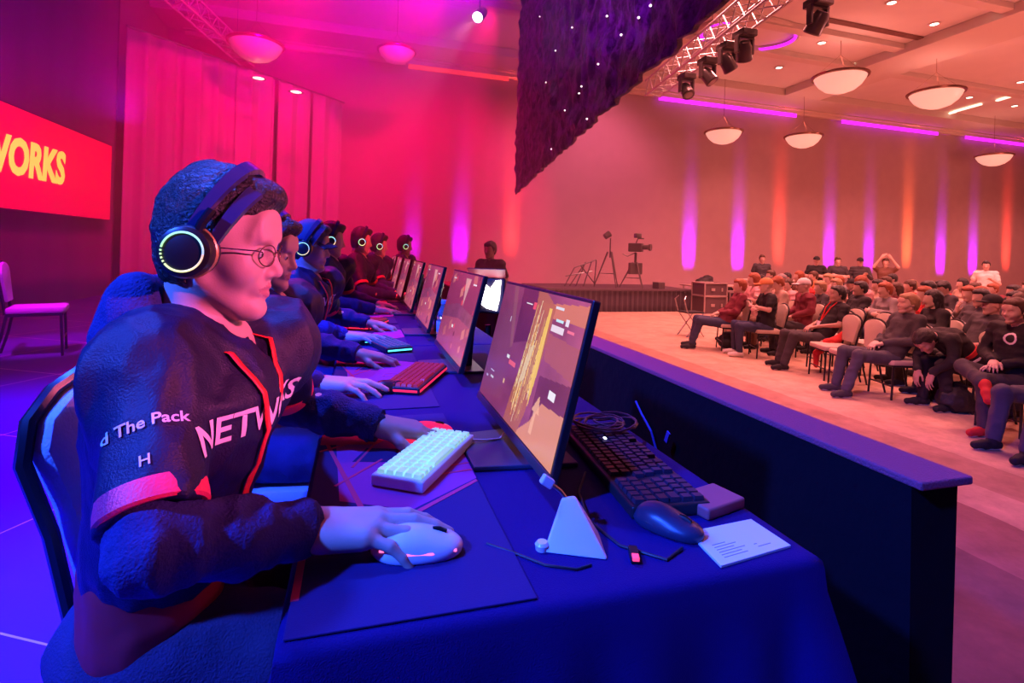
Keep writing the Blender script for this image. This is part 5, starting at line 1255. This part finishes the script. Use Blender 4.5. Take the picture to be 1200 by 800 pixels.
def cm(c): return mat('fabric_'+c, COLS[c], .8, bump=.3, bscale=120, var=.15, vscale=12)
HAIRS = {'dark': hair_dark, 'brown': hair_brown, 'fair': hair_fair, 'auburn': hair_red}
def spectator(loc, rz, pname, hairk, hcol, top, trs, label, short=False, h=.013, sk=0, seed=0, shoe='black', group='seated spectators', sole='white', scale=1.0):
    ms = figure_meshes(pname, hairk, short, h, seed)
    root = empty('person', loc, rz); root.scale = (scale,)*3; tag(root, label, 'person', group)
    names = {'body': ('body', skinm(sk)), 'top': ('short_sleeved_shirt' if short else 'long_sleeved_top', cm(top)), 'trousers': ('trousers', cm(trs)), 'shoe0': ('shoe', cm(shoe)), 'shoe1': ('shoe', cm(shoe)), 'sole0': ('shoe_sole', cm(sole)), 'sole1': ('shoe_sole', cm(sole)),
             'hair': ('cap' if hairk == 'cap' else 'hair', cm(hcol) if hairk == 'cap' else HAIRS[hcol])}
    last = None
    for k in ('body', 'top', 'trousers', 'shoe0', 'sole0', 'shoe1', 'sole1', 'hair'):
        nm, m = names[k]; o = link(bpy.data.objects.new(nm, ms[k]), last if k.startswith('sole') else root)
        o.material_slots[0].link = 'OBJECT'; o.material_slots[0].material = m
        if k.startswith('shoe'): last = o
    return root
# chairs for the hall: beige pads
hproto = chair_mesh(pad_b); hc_used = [False]
def hall_chair(x, y, rz, label):
    global hproto
    o = hproto if not hc_used[0] else copy_tree(hproto); hc_used[0] = True
    o.location = (x, y, HZ); o.rotation_euler = (0, 0, rz); tag(o, label, 'chair', 'banquet chairs in the audience'); return o
# front row: (pelvis x, y, facing)
FR = [
 (6.30, 7.70, PI-.45, 'slouch', 'short', 'auburn', 'maroon', 'navy', 'spectator in maroon top, front row, at the end by the equipment crates', dict(sk=2)),
 (6.45, 7.05, PI-.42, 'fold', 'cap', 'orange', 'black', 'navy', 'spectator in black shirt and orange cap, front row', dict(short=True, sk=2, shoe='white')),
 (6.65, 6.05, PI-.35, 'slouch', 'short', 'dark', 'black', 'charcoal', 'man in black with a red lanyard leaning back beside empty chairs', dict(short=True, sk=1, h=.010)),
 (6.25, 4.72, PI-.30, 'slouch', 'short', 'fair', 'charcoal', 'denim', 'spectator slouched in a charcoal hoodie and jeans, front row', dict(sk=2, h=.010, shoe='charcoal')),
 (6.60, 4.12, PI-.25, 'bend', 'short', 'dark', 'black', 'black', 'spectator in black jacket bent forward over the knees', dict(sk=1, h=.009, sole='white')),
 (6.15, 3.48, PI-.12, 'crossed', 'short', 'brown', 'black', 'charcoal', 'spectator with crossed legs, black shirt with emblem, red shoes', dict(sk=2, h=.009, shoe='red')),
 (5.95, 2.95, PI-.1, 'slouch', 'short', 'brown', 'charcoal', 'denim', 'spectator in jeans and black shoes at the edge of the front row', dict(sk=2, h=.009)),
]
for i, (x, y, rz, pn, hk, hcl, tp, tr_, lb, kw) in enumerate(FR):
    kw.setdefault('h', .012)
    spectator((x, y, HZ), rz, pn, hk, hcl, tp, tr_, lb, seed=i+1, **kw)
    d = Vector((math.cos(rz), math.sin(rz)))
    hall_chair(x-.04*d.x, y-.04*d.y, rz, 'beige chair under the ' + ' '.join(lb.split(',')[0].split()[:11]))
for (x, y, rz, lb) in ((6.30, 5.62, PI-.35, 'empty beige chair next to the man with the red lanyard'), (6.12, 5.14, PI-.35, 'empty beige chair next to the one in the charcoal hoodie'),
                       (7.25, 6.35, PI-.35, 'empty beige chair in the second row, behind the empty pair'), (7.12, 5.78, PI-.35, 'empty beige chair in the second row, nearer of the two together'), (7.10, 4.45, PI-.3, 'empty beige chair with wide back behind the bent spectator')):
    hall_chair(x, y, rz, lb)
rows = [
 (7.25, [(884, 'fold', 'long', 'auburn', 'pink', 'beige', 2), (912, 'phone', 'short', 'auburn', 'beige', 'brown', 2), (932, 'upright', 'cap', 'white', 'maroon', 'charcoal', 0), (1092, 'fold', 'long', 'dark', 'black', 'black', 2), (1128, 'slouch', 'cap', 'black', 'charcoal', 'black', 0), (1200, 'upright', 'short', 'fair', 'pink', 'navy', 2)]),
 (8.2, [(900, 'upright', 'short', 'brown', 'brown', 'black', 0), (925, 'look', 'bun', 'brown', 'pink', 'navy', 2), (964, 'fold', 'short', 'fair', 'charcoal', 'black', 2), (988, 'slouch', 'short', 'dark', 'black', 'navy', 1), (1010, 'fold', 'short', 'auburn', 'grey', 'navy', 2), (1040, 'upright', 'short', 'auburn', 'red', 'black', 2), (1066, 'slouch', 'short', 'dark', 'charcoal', 'navy', 0), (1140, 'phone', 'long', 'brown', 'lilac', 'denim', 2), (1166, 'fold', 'curly', 'dark', 'charcoal', 'black', 2), (1192, 'look', 'cap', 'green', 'orange', 'navy', 0)]),
 (9.2, [(890, 'fold', 'short', 'dark', 'maroon', 'black', 0), (918, 'upright', 'cap', 'grey', 'orange', 'navy', 2), (945, 'look', 'short', 'brown', 'red', 'black', 0), (980, 'upright', 'short', 'fair', 'beige', 'black', 2), (1003, 'phone', 'bun', 'auburn', 'pink', 'navy', 2), (1028, 'fold', 'long', 'brown', 'maroon', 'black', 0), (1054, 'upright', 'short', 'dark', 'black', 'navy', 0), (1078, 'look', 'short', 'auburn', 'grey', 'black', 2), (1104, 'fold', 'short', 'dark', 'charcoal', 'black', 1), (1130, 'upright', 'short', 'fair', 'white', 'navy', 2), (1154, 'slouch', 'long', 'brown', 'beige', 'navy', 2), (1180, 'fold', 'bun', 'auburn', 'orange', 'black', 2)]),
 (10.3, [(905, 'upright', 'short', 'brown', 'grey', 'navy', 0), (936, 'fold', 'long', 'auburn', 'brown', 'black', 2), (972, 'look', 'short', 'fair', 'pink', 'black', 2), (995, 'upright', 'cap', 'black', 'black', 'navy', 0), (1020, 'fold', 'short', 'dark', 'beige', 'black', 0), (1046, 'upright', 'bun', 'brown', 'red', 'navy', 2), (1072, 'phone', 'short', 'dark', 'charcoal', 'black', 0), (1098, 'upright', 'short', 'auburn', 'maroon', 'navy', 2), (1122, 'fold', 'long', 'brown', 'pink', 'black', 2), (1148, 'look', 'short', 'dark', 'grey', 'navy', 0), (1174, 'upright', 'short', 'fair', 'black', 'black', 2), (1198, 'fold', 'cap', 'white', 'pink', 'navy', 2)]),
 (11.5, [(925, 'upright', 'short', 'dark', 'black', 'navy', 0), (953, 'fold', 'short', 'brown', 'orange', 'black', 2), (984, 'upright', 'short', 'auburn', 'grey', 'navy', 2), (1008, 'look', 'long', 'dark', 'charcoal', 'black', 0), (1036, 'fold', 'short', 'brown', 'maroon', 'black', 0), (1062, 'upright', 'short', 'fair', 'beige', 'navy', 2), (1086, 'upright', 'short', 'dark', 'red', 'black', 1), (1112, 'fold', 'bun', 'brown', 'lilac', 'black', 2), (1136, 'upright', 'short', 'dark', 'black', 'navy', 0), (1160, 'look', 'short', 'auburn', 'white', 'black', 2), (1186, 'fold', 'long', 'brown', 'brown', 'black', 2)]),
 (12.8, [(1048, 'upright', 'short', 'dark', 'grey', 'navy', 0), (1094, 'upright', 'short', 'brown', 'black', 'navy', 0), (1126, 'fold', 'long', 'dark', 'beige', 'black', 2), (1150, 'upright', 'short', 'auburn', 'maroon', 'black', 2), (1172, 'fold', 'short', 'brown', 'pink', 'black', 2), (1196, 'upright', 'short', 'dark', 'charcoal', 'black', 0)]),
]
ordn = ['second', 'third', 'fourth', 'fifth', 'sixth', 'seventh']; cnt = ['first', 'second', 'third', 'fourth', 'fifth', 'sixth', 'seventh', 'eighth', 'ninth', 'tenth', 'eleventh', 'twelfth']
rnd = random.Random(11)
for ri, (X, L_) in enumerate(rows):
    used = []
    for ci, (px, pn, hk, hcl, tp, tr_, sk_) in enumerate(L_):
        u = (px-600)/610; Y = X*(.959-u*.282)/(.282+u*.959)
        x = X + rnd.uniform(-.06, .06)
        if used: Y = min(Y, used[-1]-.60)
        used.append(Y); rz = PI-.38+rnd.uniform(-.15, .15)
        what = ('wearing a %s cap' % hcl) if hk == 'cap' else '%s %s hair' % ({'long': 'long', 'short': 'short', 'bun': 'tied', 'curly': 'bushy'}[hk], hcl)
        lb = 'spectator in %s top, %s, %s row, %s from the equipment side' % (tp, what, ordn[ri], cnt[ci])
        spectator((x, Y, HZ), rz, pn, hk, hcl, tp, tr_, lb, short=(ci+ri) % 4 == 0, h=.013, sk=sk_, seed=(ci+ri) % 2, scale=rnd.uniform(.95, 1.04))
        hall_chair(x+.04, Y, rz, 'occupied beige chair, %s row, %s from the equipment side' % (ordn[ri], cnt[ci]))
# standing people
ST = [((893, 15.8), 'stand', 'short', 'brown', 'charcoal', 'navy', True, 'crew member in dark shirt standing behind the equipment table', -2.0, 0),
      ((957, 15.5), 'standfold', 'cap', 'black', 'black', 'navy', True, 'person in black shirt with white print and black cap, arms folded', -2.2, 0),
      ((982, 15.8), 'standfold', 'short', 'brown', 'charcoal', 'black', True, 'person in dark shirt with folded arms before the purple wall light', -2.2, 2),
      ((1008, 15.6), 'standhand', 'cap', 'black', 'charcoal', 'black', False, 'bearded person in dark jacket standing behind the crowd', -2.2, 0),
      ((1038, 14.6), 'raise', 'short', 'brown', 'brown', 'navy', True, 'person in brown shirt holding a phone up to film', -2.4, 2),
      ((1156, 13.8), 'standhand', 'short', 'dark', 'white', 'charcoal', True, 'person in white shirt standing behind the crowd', -2.6, 0),
      ((575, 7.7), 'stand', 'short', 'dark', 'black', 'black', True, 'dark silhouette of a person standing beyond the stage lamp', -2.4, 3)]
for i, ((px, zc), pn, hk, hcl, tp, tr_, sh_, lb, rz, sk_) in enumerate(ST):
    p = at(px, 300, zc); r_ = spectator((p.x, p.y, HZ), rz, pn, hk, hcl, tp, tr_, lb, short=sh_, h=.012, sk=sk_, seed=i, group='standing people in the hall')
# phone held up
p = at(1039, 296, 14.3)
# lanyards, badge and details on front row
mn = (6.65, 6.05); d = Vector((math.cos(PI-.35), math.sin(PI-.35), 0)); sd_ = Vector((-d.y, d.x, 0)); b0 = Vector((mn[0], mn[1], HZ))
fr = lambda x, y, z: b0+d*x+sd_*y+Vector((0, 0, z))
ly = empty('lanyard', fr(0, 0, .9)); tag(ly, 'red lanyard with white badge on the man leaning back', 'lanyard')
for sg in (-1, 1):
    o = MB().tube([fr(-.10, sg*.075, 1.01), fr(-.02, sg*.06, .93), fr(.035, sg*.03, .82), fr(.085, sg*.008, .72)], .009, 6).build('strap', lany_m, None, True); attach(o, ly)
o = MB().box(fr(.115, 0, .69), (.008, .09, .07), frame(d+Vector((0, 0, .4)))).build('badge', letter_w, None); attach(o, ly)
# red bag strap and cloth on the empty seat
jk = sdf_obj('red_jacket', [con(fr(.0, .30, .48), .06, fr(.16, .36, .46), .05, .03), con(fr(.16, .36, .46), .05, fr(.30, .34, .30), .035, .03), con(fr(.30, .34, .30), .035, fr(.30, .34, .12), .03, .03), con(fr(-.1, .32, .60), .04, fr(.05, .34, .48), .05, .03)], .012, cm('red'), None, disp=fold(.02, 10, 3)); tag(jk, 'red jacket draped beside the man with the red lanyard', 'jacket')
# folded coat and bags on the floor
bagm = mat('bag_black', (.02, .018, .02), .6, bump=.5, bscale=40)
for i, (px, py, sc_, lb) in enumerate(((852, 408, 1.0, 'black backpack on the floor under the front row, near the crates'), (1118, 482, 1.1, 'black bag on the floor beside the red shoe'), (1062, 428, .8, 'dark bag under the chair of the slouched spectator'))):
    p = onz(px, py, HZ); o = sdf_obj('backpack', [ell((0, 0, .13*sc_), (.17*sc_, .13*sc_, .13*sc_), 0), ell((.05, .04, .22*sc_), (.10*sc_, .09*sc_, .07*sc_), .05), ell((.09*sc_, -.05, .08), (.10*sc_, .08*sc_, .08*sc_), .03)], .012, bagm, None, disp=fold(.02, 12, i)); o.location = p; tag(o, lb, 'bag', 'bags on the hall floor')
p = onz(808, 396, HZ); dc = empty('folding_stool', (p.x+.2, p.y+.25, HZ)); tag(dc, 'small folding stool with dark coat by the front row end', 'stool')
mb = MB()
for sg in (-1, 1): mb.tube([(-.2, sg*.16, 0), (.2, sg*.16, .5)], .012, 6); mb.tube([(.2, sg*.16, 0), (-.2, sg*.16, .5)], .012, 6); mb.tube([(-.2, sg*.16, .5), (-.28, sg*.16, .75), (-.22, sg*.12, .82)], .012, 6)
mb.build('frame', metal, dc, True); MB().box((0, 0, .49), (.42, .34, .03), bev=.01).build('seat', cm('black'), dc)
# white/red stripes on the bent spectator's back and emblem on the crossed-leg spectator
bent = [o for o in bpy.data.objects if o.get('label', '').startswith('spectator in black jacket bent')][0]
ax_ = (Vector((.30, .02, .78))-Vector((-.02, 0, .52))).normalized(); Rb = frame(ax_) @ Matrix.Rotation(PI/2, 3, 'Y')
for (t, w_, m_, nm) in ((.14, .022, cm('white'), 'white_stripe'), (.22, .03, cm('red'), 'red_stripe')):
    cen = Vector((-.02, 0, .52))+ax_*t; mb = MB(); mb.lathe([(.118, -w_), (.128, -w_*.8), (.130, 0), (.128, w_*.8), (.118, w_)], 40, (0, 0, 0), None)
    mb.V = [tuple(cen + Rb @ Vector((v[0]*1.0, v[1]*1.42, v[2]))) for v in mb.V]; mb.build(nm, m_, bent, True)
crs = [o for o in bpy.data.objects if o.get('label', '').startswith('spectator with crossed legs')][0]
tp_ = [o for o in crs.children if 'top' in o.name][0]
project_text('chest_emblem', 'O', .16, letter_w, tp_, Vector((.08, .02, .90)), Matrix((Vector((0, 1, 0)), Vector((0, 0, 1)), Vector((1, 0, 0)))).transposed(), crs)
# ------------------------------------------------------------------ camera riser, gear
rs = empty('camera_riser', (7.25, 14.4, HZ)); tag(rs, 'low platform with dark skirt carrying the camera tripod', 'riser')
MB().box((0, 0, .62), (4.7, 2.2, .06), bev=.01).build('deck', mat('deck_dark', (.10, .06, .08), .7), rs)
skm = mat('skirt_dark', (.05, .028, .04), .85, sheen=.2)
o = curtain('skirt', (-2.33, -1.10, 0), (2.33, -1.10, 0), 0, .60, skm, .02, .16, rs, thick=.01, nz=3); o2 = curtain('skirt', (-2.33, 1.0, 0), (-2.33, -1.08, 0), 0, .60, skm, .02, .16, rs, thick=.01, nz=3)
dk = HZ+.65
def tripod(base, h, label, cam_=True):
    root = empty('video_camera' if cam_ else 'light_stand', base); tag(root, label, 'camera' if cam_ else 'stand')
    mb = MB()
    for k in range(3):
        a = 2*PI*k/3+.5; mb.tube([(.45*math.cos(a), .45*math.sin(a), .0), (.07*math.cos(a), .07*math.sin(a), h*.72)], [.014, .03], 8)
    for k in range(3):
        a = 2*PI*k/3+.5; b = a+2*PI/3; mb.tube([(.27*math.cos(a), .27*math.sin(a), h*.28), (.27*math.cos(b), .27*math.sin(b), h*.28)], .008, 6)
    mb.build('tripod_legs', fix_m, root, True)
    MB().tube([(0, 0, h*.6), (0, 0, h)], .04 if cam_ else .02, 8).build('column', fix_m, root, True)
    if cam_:
        MB().box((0, 0, h*.55), (.42, .12, .34), bev=.02).build('monitor_panel', fix_m, root)
        MB().box((0, 0, h+.15), (.20, .42, .26), Matrix.Rotation(.7, 3, 'Z'), bev=.03).build('camera_body', fix_m, root)
        mb = MB(); R = Matrix.Rotation(.7, 3, 'Z') @ Matrix.Rotation(PI/2, 3, 'X'); mb.lathe([(0, .2), (.07, .2), (.07, .38), (.10, .40), (.10, .46), (0, .44)], 16, (0, 0, h+.16), R); mb.build('lens', fix_m, root, True)
        mb = MB(); mb.tube([(0, 0, h+.28), (.05, -.02, h+.42), (.22, -.06, h+.42)], .02, 6); mb.box((.05, 0, h+.50), (.20, .14, .14), bev=.02); mb.build('viewfinder', fix_m, root, True)
        MB().tube([(0, 0, h), (-.22, .1, h-.12), (-.36, .15, h-.05)], .015, 6).build('pan_handle', fix_m, root, True)
    else:
        mb = MB(); mb.lathe([(0, -.1), (.09, -.08), (.10, .1), (0, .1)], 12, (-.12, 0, h+.08), Matrix.Rotation(1.0, 3, 'Y')); mb.build('lamp_head', fix_m, root, True)
    return root
pt = at(744, 331, 15.4); tripod((pt.x, pt.y, dk), 1.05, 'video camera on a tripod standing on the riser')
pt = at(714, 331, 15.4); tripod((pt.x, pt.y, dk), 1.45, 'thin stand with a small lamp on the riser, beside the video camera', False)
pt = at(680, 331, 15.4); 
lad = empty('folded_stand_rack', (pt.x, pt.y, dk)); tag(lad, 'tangled folded metal stands on the riser behind the nearest monitor', 'rack')
mb = MB()
for (a, b) in (((-.5, 0, 0), (-.2, 0, .55)), ((-.2, 0, .55), (.5, 0, .8)), ((.5, 0, .8), (.45, 0, 0)), ((-.3, .1, 0), (.2, .1, .72)), ((.2, .1, .72), (-.1, .1, .0)), ((.35, 0, .75), (.1, 0, 0)), ((-.45, .05, .3), (.4, .05, .45)), ((0, 0, .62), (.5, .1, .1))): mb.tube([a, b], .018, 6)
mb.build('frame', fix_m, lad, True)
pt = at(772, 331, 15.4); o = MB().box((pt.x, pt.y, dk+.10), (.28, .25, .20), Matrix.Rotation(.3, 3, 'Z'), bev=.02).build('equipment_box', fix_m); tag(o, 'small black box on the riser, next to the tripod', 'box')
# equipment table, road cases
et = empty('equipment_table', (11.45, 13.9, HZ)); tag(et, 'long equipment table with dark cloth behind the front row', 'table')
MB().box((0, 0, .74), (3.4, .75, .04), bev=.01).build('tabletop', mat('table_edge_pale', (.55, .42, .36), .5), et)
curtain('skirt', (-1.7, -.37, 0), (-.3, -.37, 0), 0, .72, skm, .015, .14, et, thick=.01, nz=3)
for sx in (-1.6, 1.6):
    for sy in (-.3, .3): MB().tube([(sx, sy, 0), (sx, sy, .72)], .02, 6).build('leg', metal, et)
# laptop bag lump and gear
pt = at(812, 326, 15.0); o = sdf_obj('gear_bag', [ell((0, 0, .10), (.30, .18, .14), 0), ell((.12, 0, .2), (.16, .14, .10), .05)], .015, bagm, None, disp=fold(.02, 8, 8)); o.location = (10.35, 13.85, HZ+.76); tag(o, 'dark bag resting on the equipment table', 'bag')
steelc = mat('case_edge', (.55, .42, .40), .4, metal=.4); casep = mat('case_panel', (.12, .07, .08), .6)
def road_case(x, y, z, label, w=.75, d_=.6, h_=.5):
    root = empty('road_case', (x, y, z)); tag(root, label, 'case', 'stacked equipment cases')
    MB().box((0, 0, h_/2), (w-.02, d_-.02, h_-.02)).build('panel', casep, root)
    mb = MB()
    for a in (-1, 1):
        for b in (-1, 1):
            mb.box((a*w/2, b*d_/2, h_/2), (.035, .035, h_), bev=.006); mb.box((0, a*d_/2, h_/2+b*(h_/2-.0)), (w, .035, .035), bev=.006); mb.box((a*w/2, 0, h_/2+b*(h_/2)), (.035, d_, .035), bev=.006)
    mb.build('metal_edge', steelc, root)
    MB().box((-.1, -d_/2-.01, h_*.5), (.12, .02, .08), bev=.005).build('handle', steelc, root); MB().box((.2, -d_/2-.01, h_*.5), (.05, .02, .10), bev=.005).build('latch', steelc, root)
    return root
road_case(9.85, 12.95, HZ, 'lower equipment case at the end of the front row'); road_case(10.75, 13.0, HZ, 'equipment case next to the stacked pair', h_=.62)
road_case(9.85, 12.95, HZ+.52, 'upper equipment case of the stacked pair', h_=.36)
# tall tables in front of the standing crew
for (px, zc, lb) in ((896, 14.8, 'waist high table in front of the standing crew member'), (940, 15.0, 'waist high table before the person in the black cap')):
    p = at(px, 330, zc); r_ = empty('high_table', (p.x, p.y, HZ)); tag(r_, lb, 'table', 'high tables in the hall')
    MB().box((0, 0, 1.02), (1.5, .5, .04), Matrix.Rotation(-.3, 3, 'Z'), bev=.01).build('tabletop', mat('table_edge_pale', (.55, .42, .36), .5), r_)
    for sx in (-.6, .6): MB().tube([(sx, -sx*.3, 0), (sx, -sx*.3, 1.0)], .025, 8).build('leg', metal, r_)
# ------------------------------------------------------------------ lights
def light(kind, name, loc, energy, col, aim=None, size=.3, spot=1.0, blend=.6, sy=None):
    l = bpy.data.lights.new(name, kind); l.energy = energy; l.color = col
    if kind == 'AREA':
        l.size = size
        if sy: l.shape = 'RECTANGLE'; l.size_y = sy
    else: l.shadow_soft_size = size
    if kind == 'SPOT': l.spot_size = spot; l.spot_blend = blend
    o = link(bpy.data.objects.new(name, l)); o.location = loc
    if aim is not None:
        d = Vector(aim)-Vector(loc); o.rotation_euler = d.to_track_quat('-Z', 'Y').to_euler()
    return o
BLUE = (.020, .095, 1.0); RED = (1.0, .0, .14)
light('SPOT', 'blue_wash', (-2.9, -.3, 3.5), 2500, BLUE, (-.2, 1.1, .8), .12, .9)
light('SPOT', 'blue_wash', (-1.0, 2.6, 5.0), 1700, BLUE, (.1, 1.6, .8), .12, 1.0)
light('SPOT', 'blue_floor_wash', (-3.2, .5, 4.5), 9500, (.004, .0, 1.0), (-2.2, 2.2, 0), .2, 1.05)
light('SPOT', 'magenta_wash', (2.7, -.9, 2.3), 900, (1, .13, .42), (-.24, .90, 1.25), .06, .275)
light('SPOT', 'magenta_wash', (2.3, 1.6, 2.6), 200, (1, .14, .34), (-.2, 1.6, 1.12), .08, .5)
light('SPOT', 'magenta_wash', (-3.0, 4.4, 4.2), 1500, (1, .0, .95), (-3.25, 6.7, .6), .08, .34)
light('SPOT', 'red_wash', (.9, 1.6, 4.5), 1500, (1, .02, .06), (.0, 4.9, 1.0), .08, .36)
light('SPOT', 'magenta_wash', (-3.4, 5.0, 4.5), 700, (.8, .0, .5), (-3.2, 7.8, .5), .1, .60)
# red stage wash
for (x, y, z, ax, ay, az, e) in ((-1.0, 9.5, 6.5, -3.4, 16.0, 3.0, 3400), (1.5, 11.0, 7.0, -1.2, 18.5, 3.0, 4200), (3.0, 12.5, 7.2, 2.6, 19, 3.0, 4000), (-1.5, 6.0, 5.5, 0, 5.2, .8, 1600), (-2.0, 8.0, 6.8, -5, 12, 1, 500), (-2.5, 9.0, 6.8, -4, 11, 0, 1300)):
    light('SPOT', 'red_wash', (x, y, z), e, RED, (ax, ay, az), .15, 1.35, .8)
light('SPOT', 'red_wash', (-1.0, 8.0, 4.0), 900, (1, 0, .20), (.0, 15, 8), .15, 1.6, .8)
light('SPOT', 'violet_wash', (.9, 3.4, 3.2), 11000, (.6, 0, 1), (-.6, 12.0, 8), .15, .9, 1.0)
light('SPOT', 'violet_wash', (-2.5, 7.0, 2.6), 500, (.5, 0, 1), (-5.3, 9.5, 5.5), .15, 1.3, .8)
light('SPOT', 'violet_wash', (-.5, 2.5, 1.5), 1500, (.42, .02, 1), (3.0, 6.0, 6.6), .12, .85, .5)
light('SPOT', 'violet_wash', (2.1, 6.0, 6.5), 200, (.4, .03, 1), (1.1, 3.0, .8), .1, .5, .6)
sp_ = at(562, 18, 12.0); sl = empty('stage_spotlight', sp_); tag(sl, 'bright white spotlight hanging in the haze above the stage', 'stage light')
Rs = frame(Vector((-.45, -.62, -.64))) @ Matrix.Rotation(PI/2, 3, 'Y')
MB().lathe([(0, -.30), (.10, -.28), (.13, -.10), (.14, .12), (.12, .14), (0, .10)], 20, (0, 0, 0), Rs).build('housing', fix_m, sl, True)
MB().lathe([(0, .15), (.115, .145)], 20, (0, 0, 0), Rs).build('lens', mat('spot_lens_glow', (.9, .9, .9), .3, emit=(1, .8, .9), es=18), sl)
MB().tube([(0, 0, .1), (0, 0, CEIL+.28-sp_.z)], .02, 6).build('pole', pipe_m, sl)
light('SPOT', 'spot_beam', sp_+(Rs @ Vector((0, 0, .22))), 500, (1, .35, .5), sp_+(Rs @ Vector((0, 0, 3.0))), .06, .35, .6)
# warm house light of the hall, from cans in the coffers beyond the front rows
HOUSE = (1, .27, .25)
for (x, y, e) in ((7.5, 10.5, 1400), (9, 5, 1700), (9, 10, 1900), (14, 4, 1500), (14, 9, 1500), (15, 14, 1500), (22, 6, 1500), (22, 13, 1300), (31, 6, 1600), (31, 13, 1600)):
    light('SPOT', 'house_light', (x, y, CEIL-.05), e, HOUSE, (x+.3, y+.3, 0), .8, 2.2, .5)
light('SPOT', 'house_light', (5.8, 9.0, CEIL-.05), 1900, HOUSE, (5.6, 8.8, 0), .5, 1.5, .8)  # extra lamp added to brighten the carpet near the stage
light('SPOT', 'wall_wash', (8.5, 14.5, CEIL-.3), 1100, (1, .18, .38), (8.5, 19, 3.5), .5, 1.7, .8)
light('SPOT', 'front_fill', (2.4, 2.6, 5.6), 1500, HOUSE, (8.5, 7.0, .2), .4, 1.2, .7)
light('POINT', 'house_bounce', (15, 6.0, 3.6), 450, HOUSE, None, 1.2)
light('POINT', 'house_bounce', (25, 8.0, 3.6), 700, HOUSE, None, 1.2)
w = bpy.data.worlds.new('world'); SC.world = w; w.use_nodes = True; w.node_tree.nodes['Background'].inputs[0].default_value = (.10, .03, .30, 1); w.node_tree.nodes['Background'].inputs[1].default_value = .05
SC.view_settings.exposure = 0.0
try:
    SC.cycles.use_denoising = True; SC.cycles.max_bounces = 6; SC.cycles.diffuse_bounces = 3; SC.cycles.sample_clamp_indirect = 4; SC.cycles.caustics_reflective = False; SC.cycles.caustics_refractive = False
except Exception: pass
# thin stage haze hanging over the far end of the stage
hz = MB().box((-.9, 11.4, 3.9), (8.4, 15.0, 7.7)).build('stage_haze', None, mats=[bpy.data.materials.new('haze_volume')]); hz['kind'] = 'stuff'; tag(hz, 'thin red lit haze hanging over the far end of the stage', 'haze')
vm = hz.data.materials[0]; vm.use_nodes = True; nt = vm.node_tree; nt.nodes.remove(nt.nodes['Principled BSDF']); vs = nt.nodes.new('ShaderNodeVolumeScatter'); vs.inputs['Density'].default_value = .055; vs.inputs['Anisotropy'].default_value = .35; vs.inputs['Color'].default_value = (.9, .85, .9, 1)
nt.links.new(vs.outputs[0], nt.nodes['Material Output'].inputs['Volume'])
bpy.context.view_layer.update()
